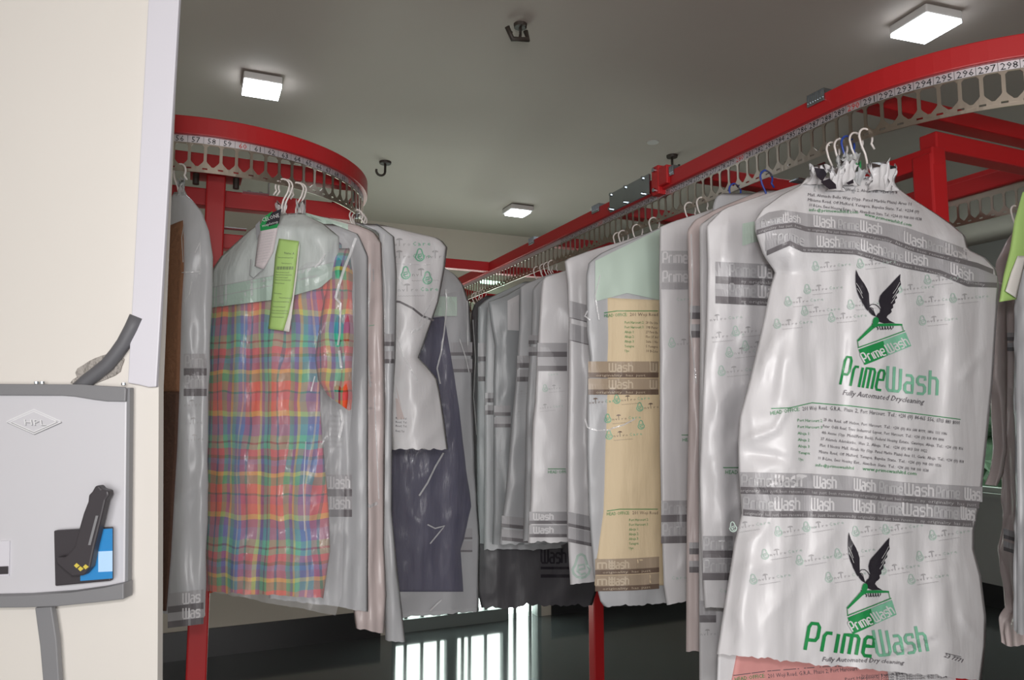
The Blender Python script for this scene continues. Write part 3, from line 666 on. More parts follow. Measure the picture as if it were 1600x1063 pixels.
GB = 'white printed garment bags on the right conveyor'
UQ = Q.copy()
# ================================================================ R1: the big front bag
P1 = hang_pt(1352)
L1 = [(1262, 276), (1250, 290), (1222, 304), (1192, 326), (1179, 345), (1180, 362), (1192, 397), (1211, 425), (1203, 450), (1194, 497), (1183, 545), (1171, 595), (1156, 650), (1153, 690), (1154, 737), (1159, 802), (1147, 850), (1137, 915), (1128, 970), (1120, 1022)]
R1 = [(1392, 276), (1398, 290), (1422, 308), (1460, 332), (1486, 350), (1508, 368), (1513, 390), (1540, 403), (1556, 420), (1561, 445), (1556, 520), (1551, 600), (1541, 700), (1534, 770), (1522, 830), (1522, 860), (1533, 900), (1541, 965), (1540, 1010), (1533, 1064)]
b1, S1 = bag('large white printed bag with two black eagle logos, nearest on the right conveyor', P1, UQ, L1, R1, 'film', GB, T=.06, folds=((150, 1.2, .006), (64, .3, .003)), seed=2, wr=.003, ragged=4, pw=4, creases=((1216, 510, 1172, 610, 14, .008), (1153, 692, 1212, 672, 7, .008), (1210, 672, 1236, 628, 6, .007), (1160, 706, 1228, 718, 8, -.007), (1190, 762, 1262, 742, 5, .007), (1192, 762, 1216, 778, 4, .006), (1503, 592, 1530, 556, 6, .009), (1334, 420, 1330, 660, 10, .006), (1318, 420, 1312, 640, 9, -.006), (1405, 400, 1425, 640, 16, .006), (1262, 440, 1220, 620, 18, .007), (1240, 430, 1200, 640, 12, -.005), (1490, 800, 1482, 900, 9, -.012), (1482, 900, 1498, 990, 9, -.01), (1510, 870, 1540, 960, 8, .008), (1500, 960, 1536, 1010, 6, .007), (1290, 830, 1270, 1010, 22, .006), (1180, 840, 1150, 980, 16, .006), (1376, 1036, 1462, 1000, 4, -.006), (1372, 1028, 1460, 992, 4, .005), (1186, 352, 1240, 330, 6, .006), (1238, 380, 1216, 420, 8, -.008), (1500, 440, 1480, 740, 16, .006), (1530, 430, 1520, 640, 9, -.006)))
# upper bands
up1 = [(1180, 345), (1200, 332), (1223, 328), (1264, 334), (1340, 340), (1415, 355), (1475, 376), (1519, 393), (1556, 415)]
dk1 = [(1180, 360), (1210, 351), (1240, 348), (1260, 354), (1300, 358), (1340, 362), (1387, 370), (1425, 385), (1472, 397), (1528, 411), (1560, 424)]
dk2 = [(1195, 393), (1215, 384), (1234, 376), (1255, 386), (1300, 388), (1337, 390), (1386, 404), (1412, 411), (1469, 422), (1512, 440), (1561, 442)]
g, d, lt, wh, tx = MB(), MB(), MB(), MB(), MB()
ribbon(g, S1, up1, [(x, y + .5) for x, y in dk1], 1181, 1512, .0015); ribbon(d, S1, dk1, [(x, y + 8) for x, y in dk1], 1182, 1552, .0018)
ribbon(g, S1, [(x, y + 8) for x, y in dk1], [(x, y + .5) for x, y in dk2], 1196, 1558, .0015); ribbon(d, S1, dk2, [(x, y + 8) for x, y in dk2], 1198, 1558, .0018)
def warpword(mb, surf, s, x0, ww, botf, h, w_, x1=9e9, off=.0034):
    tot = word_w(s); xx = 0; sx = ww / tot
    for c in s:
        if x0 + (xx + GL[c][0]) * sx < x1:
            for st in GL[c][1]: stroke(mb, surf, [(x0 + (xx + p[0]) * sx, botf(x0 + (xx + p[0]) * sx) - p[1] * h) for p in st], w_, off, 5)
        xx += GL[c][0] + .22
f1 = lambda x: lerp_poly(dk1, x) - 2; f2 = lambda x: lerp_poly(dk2, x) - 2
for x, ww in ((1272, 32), (1345, 32), (1413, 34), (1478, 34)): warpword(wh, S1, 'Wash', x, ww, f1, 17, 2.6, 1550)
for x, ww in ((1277, 34), (1346, 32), (1415, 34), (1486, 34)): warpword(wh, S1, 'Wash', x, ww, f2, 17, 2.6, 1555)
warpword(wh, S1, 'Wash', 1224, 26, f1, 12, 1.8); warpword(lt, S1, 'Prime', 1190, 32, f1, 11, 2); warpword(lt, S1, 'Prime', 1310, 32, f1, 14, 2.6); warpword(lt, S1, 'Prime', 1380, 30, f2, 14, 2.6); warpword(lt, S1, 'Prime', 1312, 31, f2, 14, 2.6); warpword(lt, S1, 'Prime', 1450, 30, f1, 14, 2.6); warpword(lt, S1, 'Prime', 1216, 40, f2, 14, 2.6)
def line_words(mb, surf, s, x0, x1, f, h, off=.0036):
    per = (x1 - x0) / len(s); px = x0
    for wd in s.split(' '):
        wl = len(wd) * per
        if wd: put_text(mb, surf, wd, px, f(px), px + wl * .97, f(px + wl), h, off)
        px += wl + per
SL = 'my originality has just been renewed... my originality has just been renewed...'
line_words(tx, S1, 'my originality has just been renewed...', 1262, 1345, lambda x: lerp_poly(dk1, x) + 6, 4)
line_words(tx, S1, 'my originality has just been renewed... my', 1342, 1500, lambda x: lerp_poly(dk1, x) + 6, 4)
line_words(tx, S1, 'originality has just been', 1185, 1252, lambda x: lerp_poly(dk1, x) + 6, 4)
line_words(tx, S1, 'my originality has just been renewed...', 1255, 1336, lambda x: lerp_poly(dk2, x) + 6, 4)
line_words(tx, S1, 'my originality has just been renewed... my originality', 1340, 1540, lambda x: lerp_poly(dk2, x) + 6, 4)
# lower bands
lb0 = [(1154, 738), (1260, 740), (1327, 744), (1415, 754), (1535, 761)]
ld1 = [(1155, 761), (1260, 763), (1330, 767), (1400, 774), (1530, 784)]
ld2 = [(1160, 796), (1200, 799), (1260, 799), (1327, 801), (1400, 806), (1530, 815)]
ribbon(g, S1, lb0, [(x, y + .5) for x, y in ld1], 1156, 1535, .0015); ribbon(d, S1, ld1, [(x, y + 11) for x, y in ld1], 1157, 1530, .0018)
ribbon(g, S1, [(x, y + 11) for x, y in ld1], [(x, y + .5) for x, y in ld2], 1160, 1524, .0015); ribbon(d, S1, ld2, [(x, y + 10) for x, y in ld2], 1161, 1520, .0018)
g1 = lambda x: lerp_poly(ld1, x) - 2; g2 = lambda x: lerp_poly(ld2, x) - 2
for x, ww in ((1212, 40), (1272, 34), (1335, 32), (1414, 44), (1508, 30)): warpword(wh, S1, 'Wash', x, ww, g1, 18.5, 3.1, 1531)
for x, ww in ((1211, 38), (1268, 34), (1334, 32), (1411, 45), (1502, 26)): warpword(wh, S1, 'Wash', x, ww, g2, 19.5, 3.1, 1526)
for x in (1159, 1374, 1463): warpword(lt, S1, 'Prime', x, 46 if x < 1200 else 36, g1, 16.5, 3.2)
for x in (1162, 1372, 1460): warpword(lt, S1, 'Prime', x, 46 if x < 1200 else 36, g2, 17, 3.2)
for ld, xs in ((ld1, ((1156, 1262), (1268, 1340), (1336, 1436), (1438, 1526))), (ld2, ((1163, 1260), (1266, 1338), (1332, 1434), (1438, 1518)))):
    for (x0, x1), s in zip(xs, ('originality has just been renewed...', 'has just been renewed...', 'my originality has just been renewed...', 'my originality has just')): line_words(tx, S1, s, x0, x1, lambda x: lerp_poly(ld, x) + 8, 5)
printed(b1, print_band=(g, 'band'), print_stripe=(d, 'stripe'), print_words=(lt, 'bandlt'), print_white_words=(wh, 'bandwh'), stripe_text=(tx, 'stripet'))
# upper address lines
k_, gr = MB(), MB()
for s, x0, y0, x1, y1 in (('Crescent, Wuse 2, Abuja. Tel.: +234 (0) 8', 1296, 297, 1402, 303), ('Mall, Ahmadu Bello Way (Opp. Pated Marble Plaza) Area 11', 1262, 306, 1424, 321), ('Mbiama Road, Off Melford, Yenagoa, Bayelsa State. Tel.: +234 (0)', 1262, 314, 1436, 333), ('10 B-Line, Ewet Housing Estate, Uyo. Akwa-Ibom State. Tel.: +234 (0) 908 000 0538', 1264, 322, 1440, 345)): put_text(k_, S1, s, x0, y0, x1, y1, 4.6, .0025)
for s, x0, y0, x1, y1 in (('Road, off Haus Port Har', 1352, 272, 1386, 277), ('Ave, Layout, Port', 1350, 281, 1388, 287), ('Estate, Gwarinpa, Tel.', 1352, 289, 1394, 297)): put_text(k_, S1, s, x0, y0, x1, y1, 4.4, .004)
put_text(gr, S1, 'info@primewashltd.com', 1264, 330, 1341, 334, 5, .0025); put_text(gr, S1, 'www.primewashltd.com', 1351, 337, 1424, 354, 5, .0025)
# mid address block
rule = [(1205, 638), (1234, 637), (1269, 629), (1330, 634), (1431, 646), (1501, 655)]
ribbon(gr, S1, rule, [(x, y + 1.2) for x, y in rule], 1205, 1501, .0022)
put_text(gr, S1, 'HEAD OFFICE:', 1204, 649, 1250, 642, 6, .0025)
hl = [(1254, 642), (1285, 640), (1330, 644), (1420, 654), (1496, 664)]
line_words(k_, S1, '201 Woji Road, G.R.A., Phase 2, Port Harcourt. Tel.: +234 (0) 84-465 556, 0703 880 8000', 1254, 1500, lambda x: lerp_poly(hl, x), 6.2, .0025)
for i, s in enumerate(('Port Harcourt 2:', 'Port Harcourt 3:', 'Abuja 1:', 'Abuja 2:', 'Abuja 3:', 'Yenagoa:', 'Uyo:')): put_text(gr, S1, s, 1246 + i * .3, 659 + i * 10.1, 1246 + len(s) * 2.5, 660 + i * 10.1, 4.6, .0025)
for i, (s, xe) in enumerate((('2B Aba Road, off Hudson, Port Harcourt. Tel.: +234 (0) 816 644 8999, 0806 111 1086', 1480), ('Peter Odili Road, Trans Industrial Layout, Port Harcourt. Tel.: +234 (0) 818 494 4444', 1475), ('4th Avenue (Opp. Mobil/First Bank), Federal Housing Estate, Gwarinpa, Abuja. Tel.: +234 (0) 816', 1505), ('37 Ademola Adetokunbo, Wuse 2, Abuja. Tel.: +234 (0) 803 500 0022', 1449), ('Plot 1 Noctriz Mall, Ahmadu Way (Opp. Pated Marble Plaza) Area 11, Garki, Abuja. Tel.: +234 (0) 818', 1506), ('Mbiama Road, Off Melford, Yenagoa, Bayelsa State. Tel.: +234 (0) 908 000 0536', 1471), ('10 B-Line, Ewet Housing Est., Akwa-Ibom State. Tel.: +234 (0) 908 000 0538', 1451))):
    x0 = 1287 - i * 1.5; y0 = 658 + i * 10; line_words(k_, S1, s, x0, xe, lambda x: y0 + (x - x0) * (.116), 4.7, .0025)
put_text(gr, S1, 'info@primewashltd', 1274, 729, 1334, 734, 4.8, .0025); put_text(k_, S1, '.', 1339, 734, 1341, 734, 2, .0025); put_text(gr, S1, 'www.primewashltd.com', 1348, 735, 1432, 743, 5.6, .0025)
put_text(k_, S1, '23 7771', 1475, 1027, 1503, 1036, 6, .003, slant=.2); stroke(k_, S1, [(1478, 1021), (1502, 1027)], .8, .003)
# logos
BK, GN, LG, WT = MB(), MB(), MB(), MB()
def eagle(aff, wsc):
    T_ = lambda p: aff(*p)
    def pg(mb, pts, off=.0028):
        pts = [T_(p) for p in pts]; poly(mb, S1, pts, off)
    def sk(mb, pts, w_, off=.0032): stroke(mb, S1, [T_(p) for p in pts], w_ * wsc, off)
    Wl = [(245, 90), (262, 130), (282, 160), (300, 185), (318, 218), (330, 250), (333, 300), (336, 335), (324, 366), (312, 352), (304, 338), (296, 325), (286, 310), (278, 290), (268, 275), (260, 255), (252, 235), (247, 205), (243, 180), (242, 130)]
    pg(BK, Wl)
    Wr = [(540, 120), (515, 145), (490, 172), (450, 215), (422, 243), (405, 265), (397, 300), (402, 325), (410, 345), (402, 375), (392, 400), (440, 428), (448, 410), (455, 395), (470, 385), (482, 372), (478, 355), (492, 345), (490, 325), (506, 312), (504, 290), (518, 280), (512, 258), (530, 240), (525, 215), (544, 190), (538, 160)]
    pg(BK, Wr)
    for a, b in (((246, 180), (285, 250)), ((252, 215), (290, 280)), ((536, 175), (490, 250)), ((528, 215), (488, 280)), ((512, 258), (478, 315))): sk(WT, [a, ((a[0] + b[0]) / 2 + 3, (a[1] + b[1]) / 2), b], .6, .0038)
    pg(BK, [(322, 345), (332, 372), (352, 392), (378, 405), (372, 385), (362, 372), (350, 352), (336, 340)])
    pg(BK, [(378, 400), (395, 378), (410, 382), (445, 405), (468, 430), (505, 448), (470, 446), (430, 448), (392, 436)])
    sk(BK, [(330, 338), (348, 322), (372, 322), (392, 335), (410, 358), (404, 378)], 1.1)
    sk(BK, [(330, 352), (342, 342), (356, 348), (362, 368), (374, 398)], 1.1); sk(BK, [(340, 360), (350, 357), (354, 372)], .9)
    for a in ((350, 450), (358, 458), (382, 470)): sk(BK, [a, (a[0] + 10, a[1] + 10), (a[0] + 8, a[1] + 22)], 1.4)
    for k in range(5): x = 402 + k * 18; sk(BK, [(x, 468), (x + 6, 490), (x + 17, 488 - k * 3), (x + 18, 466)], 1.2)
    pg(GN, [(360, 420), (368, 408), (382, 406), (394, 416), (398, 436), (390, 450), (470, 448), (552, 452), (553, 462), (470, 466), (390, 468), (372, 476), (360, 462), (355, 440)], .0035)
    pg(GN, [(356, 452), (372, 474), (262, 568), (252, 560)], .0035)
    sk(GN, [(255, 562), (262, 612)], 1.0); sk(GN, [(548, 458), (560, 494)], 1.0); sk(GN, [(258, 610), (415, 554), (570, 497)], 1.5)
    pg(GN, [(262, 622), (343, 592), (425, 563), (455, 662), (378, 695), (302, 725)]); pg(LG, [(425, 563), (500, 535), (575, 508), (612, 598), (533, 630), (455, 662)])
    a, b = T_((303, 708)), T_((458, 652)); c = T_((285, 640)); h = math.hypot(c[0] - a[0], c[1] - a[1]) * .86
    put_logo(WT, S1, 'Prime', a[0], a[1], T_((446, 655))[0], T_((446, 655))[1], h, 2.3 * wsc, -.18, .0036); p, q = T_((466, 647)), T_((600, 592)); put_logo(WT, S1, 'Wash', p[0], p[1], q[0], q[1], h, 2.3 * wsc, -.18, .0036)
eagle(lambda x, y: (1280 + x / 4.25, 400 + y / 4.25), 1.0)
def aff2(x, y):
    u, v = (x - 245) / 295, (y - 90) / 470; return (1326.6 + 64 * u - 4.6 * v - .3, 832 + 1 * u + 118 * v - 0 + (u * 0))
eagle(aff2, 1.0)
put_logo(GN, S1, 'Prime', 1313, 601, 1377, 610, 44, 3.9, .06, gap=.3); put_logo(LG, S1, 'Wash', 1386, 610, 1464, 618, 38, 4.4, -.06, gap=.28)
put_text(k_, S1, 'Fully Automated Drycleaning', 1316, 617, 1443, 632, 8, .0025, slant=.25)
put_logo(GN, S1, 'Prime', 1258, 1016, 1362, 1026, 42, 5.4, .08, gap=.3); put_logo(LG, S1, 'Wash', 1372, 1025, 1450, 1018, 40, 4.6, -.1, gap=.28)
put_text(k_, S1, 'Fully Automated Dry', 1284, 1034, 1374, 1036, 7, .0028, slant=.3); put_text(k_, S1, 'cleaning', 1376, 1036, 1412, 1039, 6, .0028, slant=.3)
printed(b1, eagle_print=(BK, 'ink'), green_print=(GN, 'green'), light_green_print=(LG, 'ltgreen'), white_print=(WT, 'whitep'), address_text=(k_, 'inkg'), green_text=(gr, 'green'))
enviros(b1, S1, [(1275, 420), (1345, 416), (1450, 441), (1262, 456), (1438, 474), (1258, 490), (1442, 505), (1405, 455), (1232, 475), (1330, 480), (1300, 500), (1215, 510), (1490, 470)], 1.18, -.1)
enviros(b1, S1, [(1217, 835), (1146, 828), (1261, 828), (1338, 835), (1385, 832), (1458, 841), (1196, 871), (1310, 870), (1438, 874), (1178, 910), (1296, 907), (1425, 910), (1250, 880), (1380, 895)], 1.25, -.16)
# gathered neck of the bundle
def tuft(name, x0, y0, x1, y1, m, lab, seed, S=S1, off=.03, group=None, parent=None, dz=0):
    mb = MB(); c = S(x0 + (x1 - x0) / 2, (y0 + y1) / 2, off); rx, ry = (x1 - x0) / 2, (y1 - y0) / 2; nu, nv = 26, 12; idx = []
    for i in range(nv + 1):
        for j in range(nu):
            t = i / nv; a_ = 2 * math.pi * j / nu; fl = 1 + .7 * noise.noise(Vector((math.cos(a_) * 2.2, math.sin(a_) * 2.2, t * 2.5 + seed * 3))); rr = (.62 - .25 * math.sin(t * 2.6) + .35 * t ** 2) * fl
            yy = y0 + (y1 - y0) * t + (1 - t) ** 2 * 14 * noise.noise(Vector((math.cos(a_) * 3.5, math.sin(a_) * 3.5, seed + .5)))
            p = S((x0 + x1) / 2 + rx * rr * math.cos(a_), yy, 0); p = p - S.N * (p - S.P).dot(S.N) + S.N * (off * .3 + dz + rr * rx * S.sc * .45 * math.sin(a_) + .003 * math.sin(a_ * 7))
            mb.v.append(p)
    mb.f = [[i * nu + j, i * nu + (j + 1) % nu, (i + 1) * nu + (j + 1) % nu, (i + 1) * nu + j] for i in range(nv) for j in range(nu)] + [[j for j in range(nu)]]
    return mb.build(name, m, parent, smooth=True)
for i, (x0, y0, x1, y1, m) in enumerate(((1252, 262, 1302, 290, 'film'), (1296, 258, 1338, 292, 'film'), (1316, 244, 1346, 285, 'filmmilk'), (1345, 260, 1390, 300, 'film'), (1330, 258, 1350, 282, 'green'), (1284, 268, 1322, 300, 'film'), (1262, 274, 1290, 300, 'filmmilk'), (1366, 266, 1396, 300, 'film'), (1318, 266, 1362, 302, 'film2'), (1300, 248, 1320, 276, 'filmmilk'))):
    tuft('gathered_neck', x0, y0, x1, y1, m, '', i, parent=b1, dz=.012 * (i % 2))
bk = MB()
for pts in ([(1272, 262), (1288, 264), (1292, 272), (1285, 284), (1276, 276)], [(1282, 284), (1296, 279), (1306, 288), (1307, 295), (1296, 296), (1288, 290)], [(1322, 286), (1333, 280), (1334, 286), (1326, 289)]): poly(bk, S1, pts, .04)
bk.build('eagle_print', 'ink', b1)
HG = 'white wire hangers on the right conveyor'
for x, dx, lab, mm in ((1272, 0, 'leftmost white hanger hook above the big eagle bag', 'wire'), (1291, 0, 'second white hanger hook above the big eagle bag', 'wire'), (1308, 0, 'blue hanger hook among the white hooks above the big eagle bag', 'bluewire'), (1328, 0, 'white hanger hook right of the blue one above the big eagle bag', 'wire'), (1352, 0, 'rightmost white hanger hook above the big eagle bag', 'wire')):
    hanger(P1 + (hang_pt(x) - P1) * .62 if x < 1350 else P1, UQ, lab, mm, group=HG, span=.14, neck=.085)
# ================================================================ other bags on the right conveyor
def rbag(xh, label, L, Rr, m, **k): return bag(label, hang_pt(xh), UQ, L, Rr, m, GB, **k)
# R1b: long bag directly behind the eagle bag, with something salmon inside
b, S = bag('long bag right behind the big eagle bag, salmon-tinted hem and address print at the bottom', P1 + R * .048, UQ, [(1290, 300), (1230, 345), (1215, 440), (1200, 520), (1175, 650), (1175, 780), (1160, 850), (1145, 930), (1122, 1015), (1118, 1120)], [(1350, 300), (1480, 380), (1530, 440), (1530, 700), (1515, 800), (1518, 950), (1534, 1120)], 'film', GB, T=.014, seed=11, wr=.001)
inner('', S, [(1150, 1020), (1135, 1112)], [(1385, 1020), (1400, 1118)], 'pink', '', 'salmon_hem', lift=.003, parent=b, wr=.0, seed=11, base=S)
mk, mg = MB(), MB(); stroke(mk, S, [(1146, 1056), (1200, 1049), (1290, 1042), (1340, 1041)], 1.2, .004); put_text(mg, S, 'HEAD OFFICE:', 1148, 1065, 1196, 1059, 6, .0045); put_text(mk, S, '201 Woji Road, G.R.A., Phase 2, Port Harcourt', 1200, 1060, 1340, 1048, 6.5, .0045); put_text(mk, S, 'Port Harcourt. Tel.: +234 (0) 816', 1320, 1064, 1440, 1052, 4.5, .0045)
for i in range(3): put_text(mk, S, 'Industrial Layout, Port Harcourt. Tel.: +234', 1346, 1058 + i * 4, 1480, 1052 + i * 4, 3.8, .0045)
printed(b, address_text=(mk, 'inkg'), green_text=(mg, 'green'))
# R2c
b, S = rbag(1228, 'longest white bag, its narrow printed edge showing left of the big eagle bag hem', [(1270, 285), (1200, 304), (1120, 332), (1093, 352), (1094, 500), (1092, 700), (1092, 900), (1093, 1120)], [(1330, 285), (1380, 320), (1390, 360), (1390, 500), (1390, 900), (1390, 1120)], 'film', T=.035, seed=11, folds=((90, 0, .005),), wr=.004)
bands(b, S, 1093, 1119, lambda x: 939, 1.0, [(1090, 40, 'P')], n=1); enviros(b, S, [(1087, 994), (1082, 1030)], 1.2, -.05, clip=(1090, 1121))
# R2a
b, S = rbag(1268, 'white bag just behind the big eagle bag, two bands near its top and its hem', [(1262, 284), (1200, 302), (1130, 326), (1104, 352), (1106, 420), (1103, 520), (1098, 620), (1093, 740), (1096, 850), (1101, 950)], [(1310, 284), (1340, 302), (1370, 330), (1388, 352), (1390, 500), (1390, 948)], 'film', T=.04, seed=4, folds=((110, .5, .008), (45, 1, .003)), wr=.006, crumple=.0015)
bands(b, S, 1118, 1215, lambda x: 409 + (x - 1118) * .05, 1.0, [(1140, 40, 'P'), (1185, 40, 'W')], gapy=31, phase=40); enviros(b, S, [(1102, 503), (1150, 522), (1140, 555), (1165, 545), (1105, 530), (1128, 584)], 1.25, -.1, clip=(1106, 1200))
bands(b, S, 1098, 1145, lambda x: 838, 1.0, [(1100, 44, 'P')], phase=60, gapy=35); enviros(b, S, [(1087, 928)], 1.3, -.05, clip=(1100, 1150))
mg, mp = MB(), MB(); stroke(mg, S, [(1130, 731), (1156, 731)], 1.2, .003); put_text(mg, S, 'HEAD', 1133, 741, 1153, 741, 6, .003); printed(b, green_text=(mg, 'green'))
mp = MB(); ribbon(mp, S, [(1158, 350), (1188, 344)], [(1162, 384), (1180, 378)], 1160, 1186, .002); ribbon(mg, S, [(0, 0), (1, 0)], [(0, 0), (1, 0)], 0, 1) if False else None
mp.build('mint_patch', 'mint', b)
# R2b
b, S = rbag(1193, 'narrow blush-tinted bag edge between two white bags, third from front', [(1190, 298), (1125, 324), (1085, 344), (1074, 360), (1076, 450), (1077, 560), (1075, 700), (1073, 800), (1072, 1018)], [(1230, 298), (1300, 320), (1330, 360), (1330, 1016)], 'filmpink', T=.03, seed=6, folds=((24, .5, .006), (60, 1, .006)), wr=.006)
g = MB(); stroke(g, S, [(1080, 366), (1082, 440), (1079, 520), (1088, 600)], 2.2, .004); stroke(g, S, [(1099, 362), (1097, 440), (1101, 520)], 2.0, .004); g.build('painted_highlight', 'highlight', b)  # white strokes painted as highlights down the blush film
bands(b, S, 1078, 1100, lambda x: 478, .9, [], txt=False, gapy=32, hb=12); bands(b, S, 1077, 1092, lambda x: 848, .8, [], txt=False, gapy=36, hb=12)
b, S = rbag(1160, 'white rounded folded bag peeking above the sloping bag shoulders', [(1130, 302), (1118, 308), (1114, 322), (1110, 360), (1110, 480)], [(1215, 302), (1236, 304), (1252, 312), (1255, 360), (1255, 480)], 'film2', T=.03, seed=31, wr=.001)
# R3
b, S = rbag(1128, 'plain white bag right of the beige trousers, bands near its hem', [(1130, 320), (1095, 333), (1055, 345), (1031, 354), (1030, 420), (1031, 560), (1031, 700), (1034, 830), (1037, 915), (1042, 946)], [(1180, 320), (1220, 335), (1250, 345), (1260, 354), (1260, 560), (1260, 700), (1250, 900)], 'film', T=.035, seed=8, folds=((60, .9, .003),), wr=.002)
bands(b, S, 1033, 1075, lambda x: 392, .9, [(1036, 38, 'P')], gapy=33, mats=('bandlt', 'band', 'bandwh', 'bandwh', 'whitep')); enviros(b, S, [(1022, 472), (1050, 540)], 1.2, -.05, clip=(1031, 1082))
bands(b, S, 1033, 1078, lambda x: 783 - (x - 1033) * .02, .98, [(1036, 40, 'P')], phase=70); enviros(b, S, [(1023, 870), (1012, 908)], 1.3, -.05, clip=(1036, 1082))
mg = MB(); stroke(mg, S, [(1065, 680), (1080, 680)], 1, .003); put_text(mg, S, 'HEA', 1066, 690, 1079, 690, 5, .003); printed(b, green_text=(mg, 'green'))
# R4 beige trousers
b, S = rbag(1082, 'bag holding beige trousers with brown-tinted printed bands', [(1082, 336), (1040, 352), (985, 376), (940, 395), (920, 410), (916, 430), (917, 520), (922, 560), (918, 600), (917, 700), (920, 800), (928, 900), (938, 940), (948, 950)], [(1110, 336), (1130, 350), (1150, 372), (1160, 400), (1160, 560), (1160, 700), (1150, 932)], 'film2', T=.03, seed=9, folds=((70, .9, .003),), wr=.003, ragged=5)
o, S4 = inner('pair of beige trousers folded inside the printed bag on the right conveyor', S, [(946, 462), (947, 520), (946, 600), (943, 700), (940, 800), (932, 870), (929, 915)], [(1120, 468), (1125, 600), (1120, 700), (1110, 915)], 'beige', 'trousers', 'beige_trousers', lift=.003, seed=9, wr=.001, base=S)
c = MB(); ribbon(c, S, [(925, 410), (1035, 356)], [(935, 470), (980, 458), (1035, 470)], 930, 1033, .004, 4, 8); c.build('mint_shoulder', 'mint', b, smooth=True)
bands(b, S4, 919, 1029, lambda x: 565, .98, [(952, 36, 'W'), (1016, 34, 'W')], mats=('bandbr', 'stripebr', 'bandbrl', 'bandbrl', 'bandbrl'), gapy=27, hb=18, st=8)
bands(b, S4, 930, 1030, lambda x: 874 - 4 * ((x - 930) / 100) ** 2 * 1, .95, [(952, 30, 'W'), (930, 30, 'ime')], mats=('bandbr', 'stripebr', 'bandbrl', 'bandbrl', 'bandbrl'), gapy=27, hb=18, st=8)
enviros(b, S4, [(914, 632), (964, 628), (950, 658), (952, 684), (1000, 640), (1002, 668)], 1.1, -.08, clip=(920, 1029), mk='stripebr', mg='ltgreen')
mk, mg = MB(), MB()
for y0, xa in ((487, 944), (797, 948)): stroke(mg, S4, [(xa, y0 + 2), (xa + 20, y0 - 1), (1028, y0 - 1)], 1.1, .003); put_text(mg, S4, 'HEAD OFFICE:', xa, y0 + 9, xa + 36, y0 + 7, 5, .003); put_text(mk, S4, '201 Woji Road', xa + 40, y0 + 7, 1028, y0 + 7, 5, .003)
for i, s in enumerate(('Port Harcourt 2:', 'Port Harcourt 3:', 'Abuja 1:', 'Abuja 2:', 'Abuja 3:', 'Yenagoa:', 'Uyo:')):
    put_text(mg, S4, s, 976, 506 + i * 7.4, 976 + len(s) * 1.9, 506 + i * 7.4, 4.2, .003); put_text(mk, S4, ('28 Olu Oba', '19B Peter', '27 First Ba', 'Plot 37 Ad', 'Suite 1 No', '5 Yenagoa', '10 B-Line')[i], 1009, 506 + i * 7.4, 1028, 507 + i * 7.4, 4, .003)
    put_text(mg, S4, s, 983, 815 + i * 7.4, 983 + len(s) * 1.9, 814 + i * 7.4, 4.2, .003)
printed(b, address_text=(mk, 'stripebr'), green_text=(mg, 'green'))
g = MB(); 
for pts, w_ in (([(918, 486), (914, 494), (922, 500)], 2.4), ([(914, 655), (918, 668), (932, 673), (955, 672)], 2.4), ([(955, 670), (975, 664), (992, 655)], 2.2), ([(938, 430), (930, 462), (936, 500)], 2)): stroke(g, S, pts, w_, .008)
g.build('painted_highlight', 'highlight', b)  # highlights on the trousers bag, painted as pale strokes
# R5
b, S = rbag(1030, 'white bag left of the beige trousers with slanting printed bands', [(1012, 364), (970, 378), (920, 392), (882, 406), (886, 440), (889, 500), (888, 600), (886, 700), (886, 800), (888, 860), (891, 914)], [(1060, 364), (1085, 380), (1095, 406), (1100, 600), (1095, 880)], 'film', T=.035, seed=12, folds=((34, 0, .005),), wr=.003)
for y0 in (470, 505): bands(b, S, 890, 921, lambda x: y0 + (x - 890) * .25, 1, [], txt=False, n=1, hb=26, st=1)
bands(b, S, 888, 925, lambda x: 800 + (x - 888) * .2, 1, [], txt=False, gapy=24, hb=18, st=5); mk, mg = MB(), MB(); enviro(mk, mg, S, 908, 896, 3.0, 0, clip=(889, 925)); printed(b, pattern_print=(mk, 'faint'), pattern_print_green=(mg, 'faintg'))
# R6 and farther
b, S = rbag(985, 'pale bag with a broad flat front and two bands at chest height', [(965, 388), (930, 404), (880, 424), (848, 434), (845, 460), (840, 545), (836, 627), (832, 660), (829, 780), (825, 848)], [(1000, 388), (1030, 404), (1045, 424), (1045, 600), (1045, 843)], 'film', T=.035, seed=14, folds=((80, 0, .004),), wr=.004, ragged=6)
bands(b, S, 840, 886, lambda x: 536, 1.0, [], txt=False, gapy=22, hb=14, st=8); enviros(b, S, [(830, 590), (838, 640), (852, 610)], .9, -.1, clip=(836, 884))
bands(b, S, 827, 886, lambda x: 800, .95, [(834, 30, 'W')], txt=False, gapy=22, hb=15, st=5); mg = MB(); stroke(mg, S, [(856, 733), (884, 733)], 1, .003); put_text(mg, S, 'HEAD OFFI', 856, 740, 884, 740, 4.5, .003); printed(b, green_text=(mg, 'green'))
b, S = rbag(925, 'narrow glossy bag strip between the broad pale bag and the next', [(915, 414), (880, 424), (845, 438), (832, 452), (830, 520), (822, 640), (820, 760), (817, 846)], [(930, 414), (960, 440), (960, 843)], 'film2', T=.03, seed=15, folds=((16, 0, .004),), wr=.005)
bands(b, S, 826, 845, lambda x: 524, .7, [], txt=False, gapy=26, hb=12, st=8)
b, S = rbag(890, 'pale narrow bag with slanting bands low down, fifth from the far end', [(885, 424), (860, 428), (830, 440), (813, 447), (812, 500), (811, 519), (805, 606), (800, 652), (793, 740), (789, 780), (783, 820), (780, 850)], [(915, 424), (930, 447), (930, 848)], 'film2', T=.03, seed=16, folds=((44, 0, .004),), wr=.003, ragged=5)
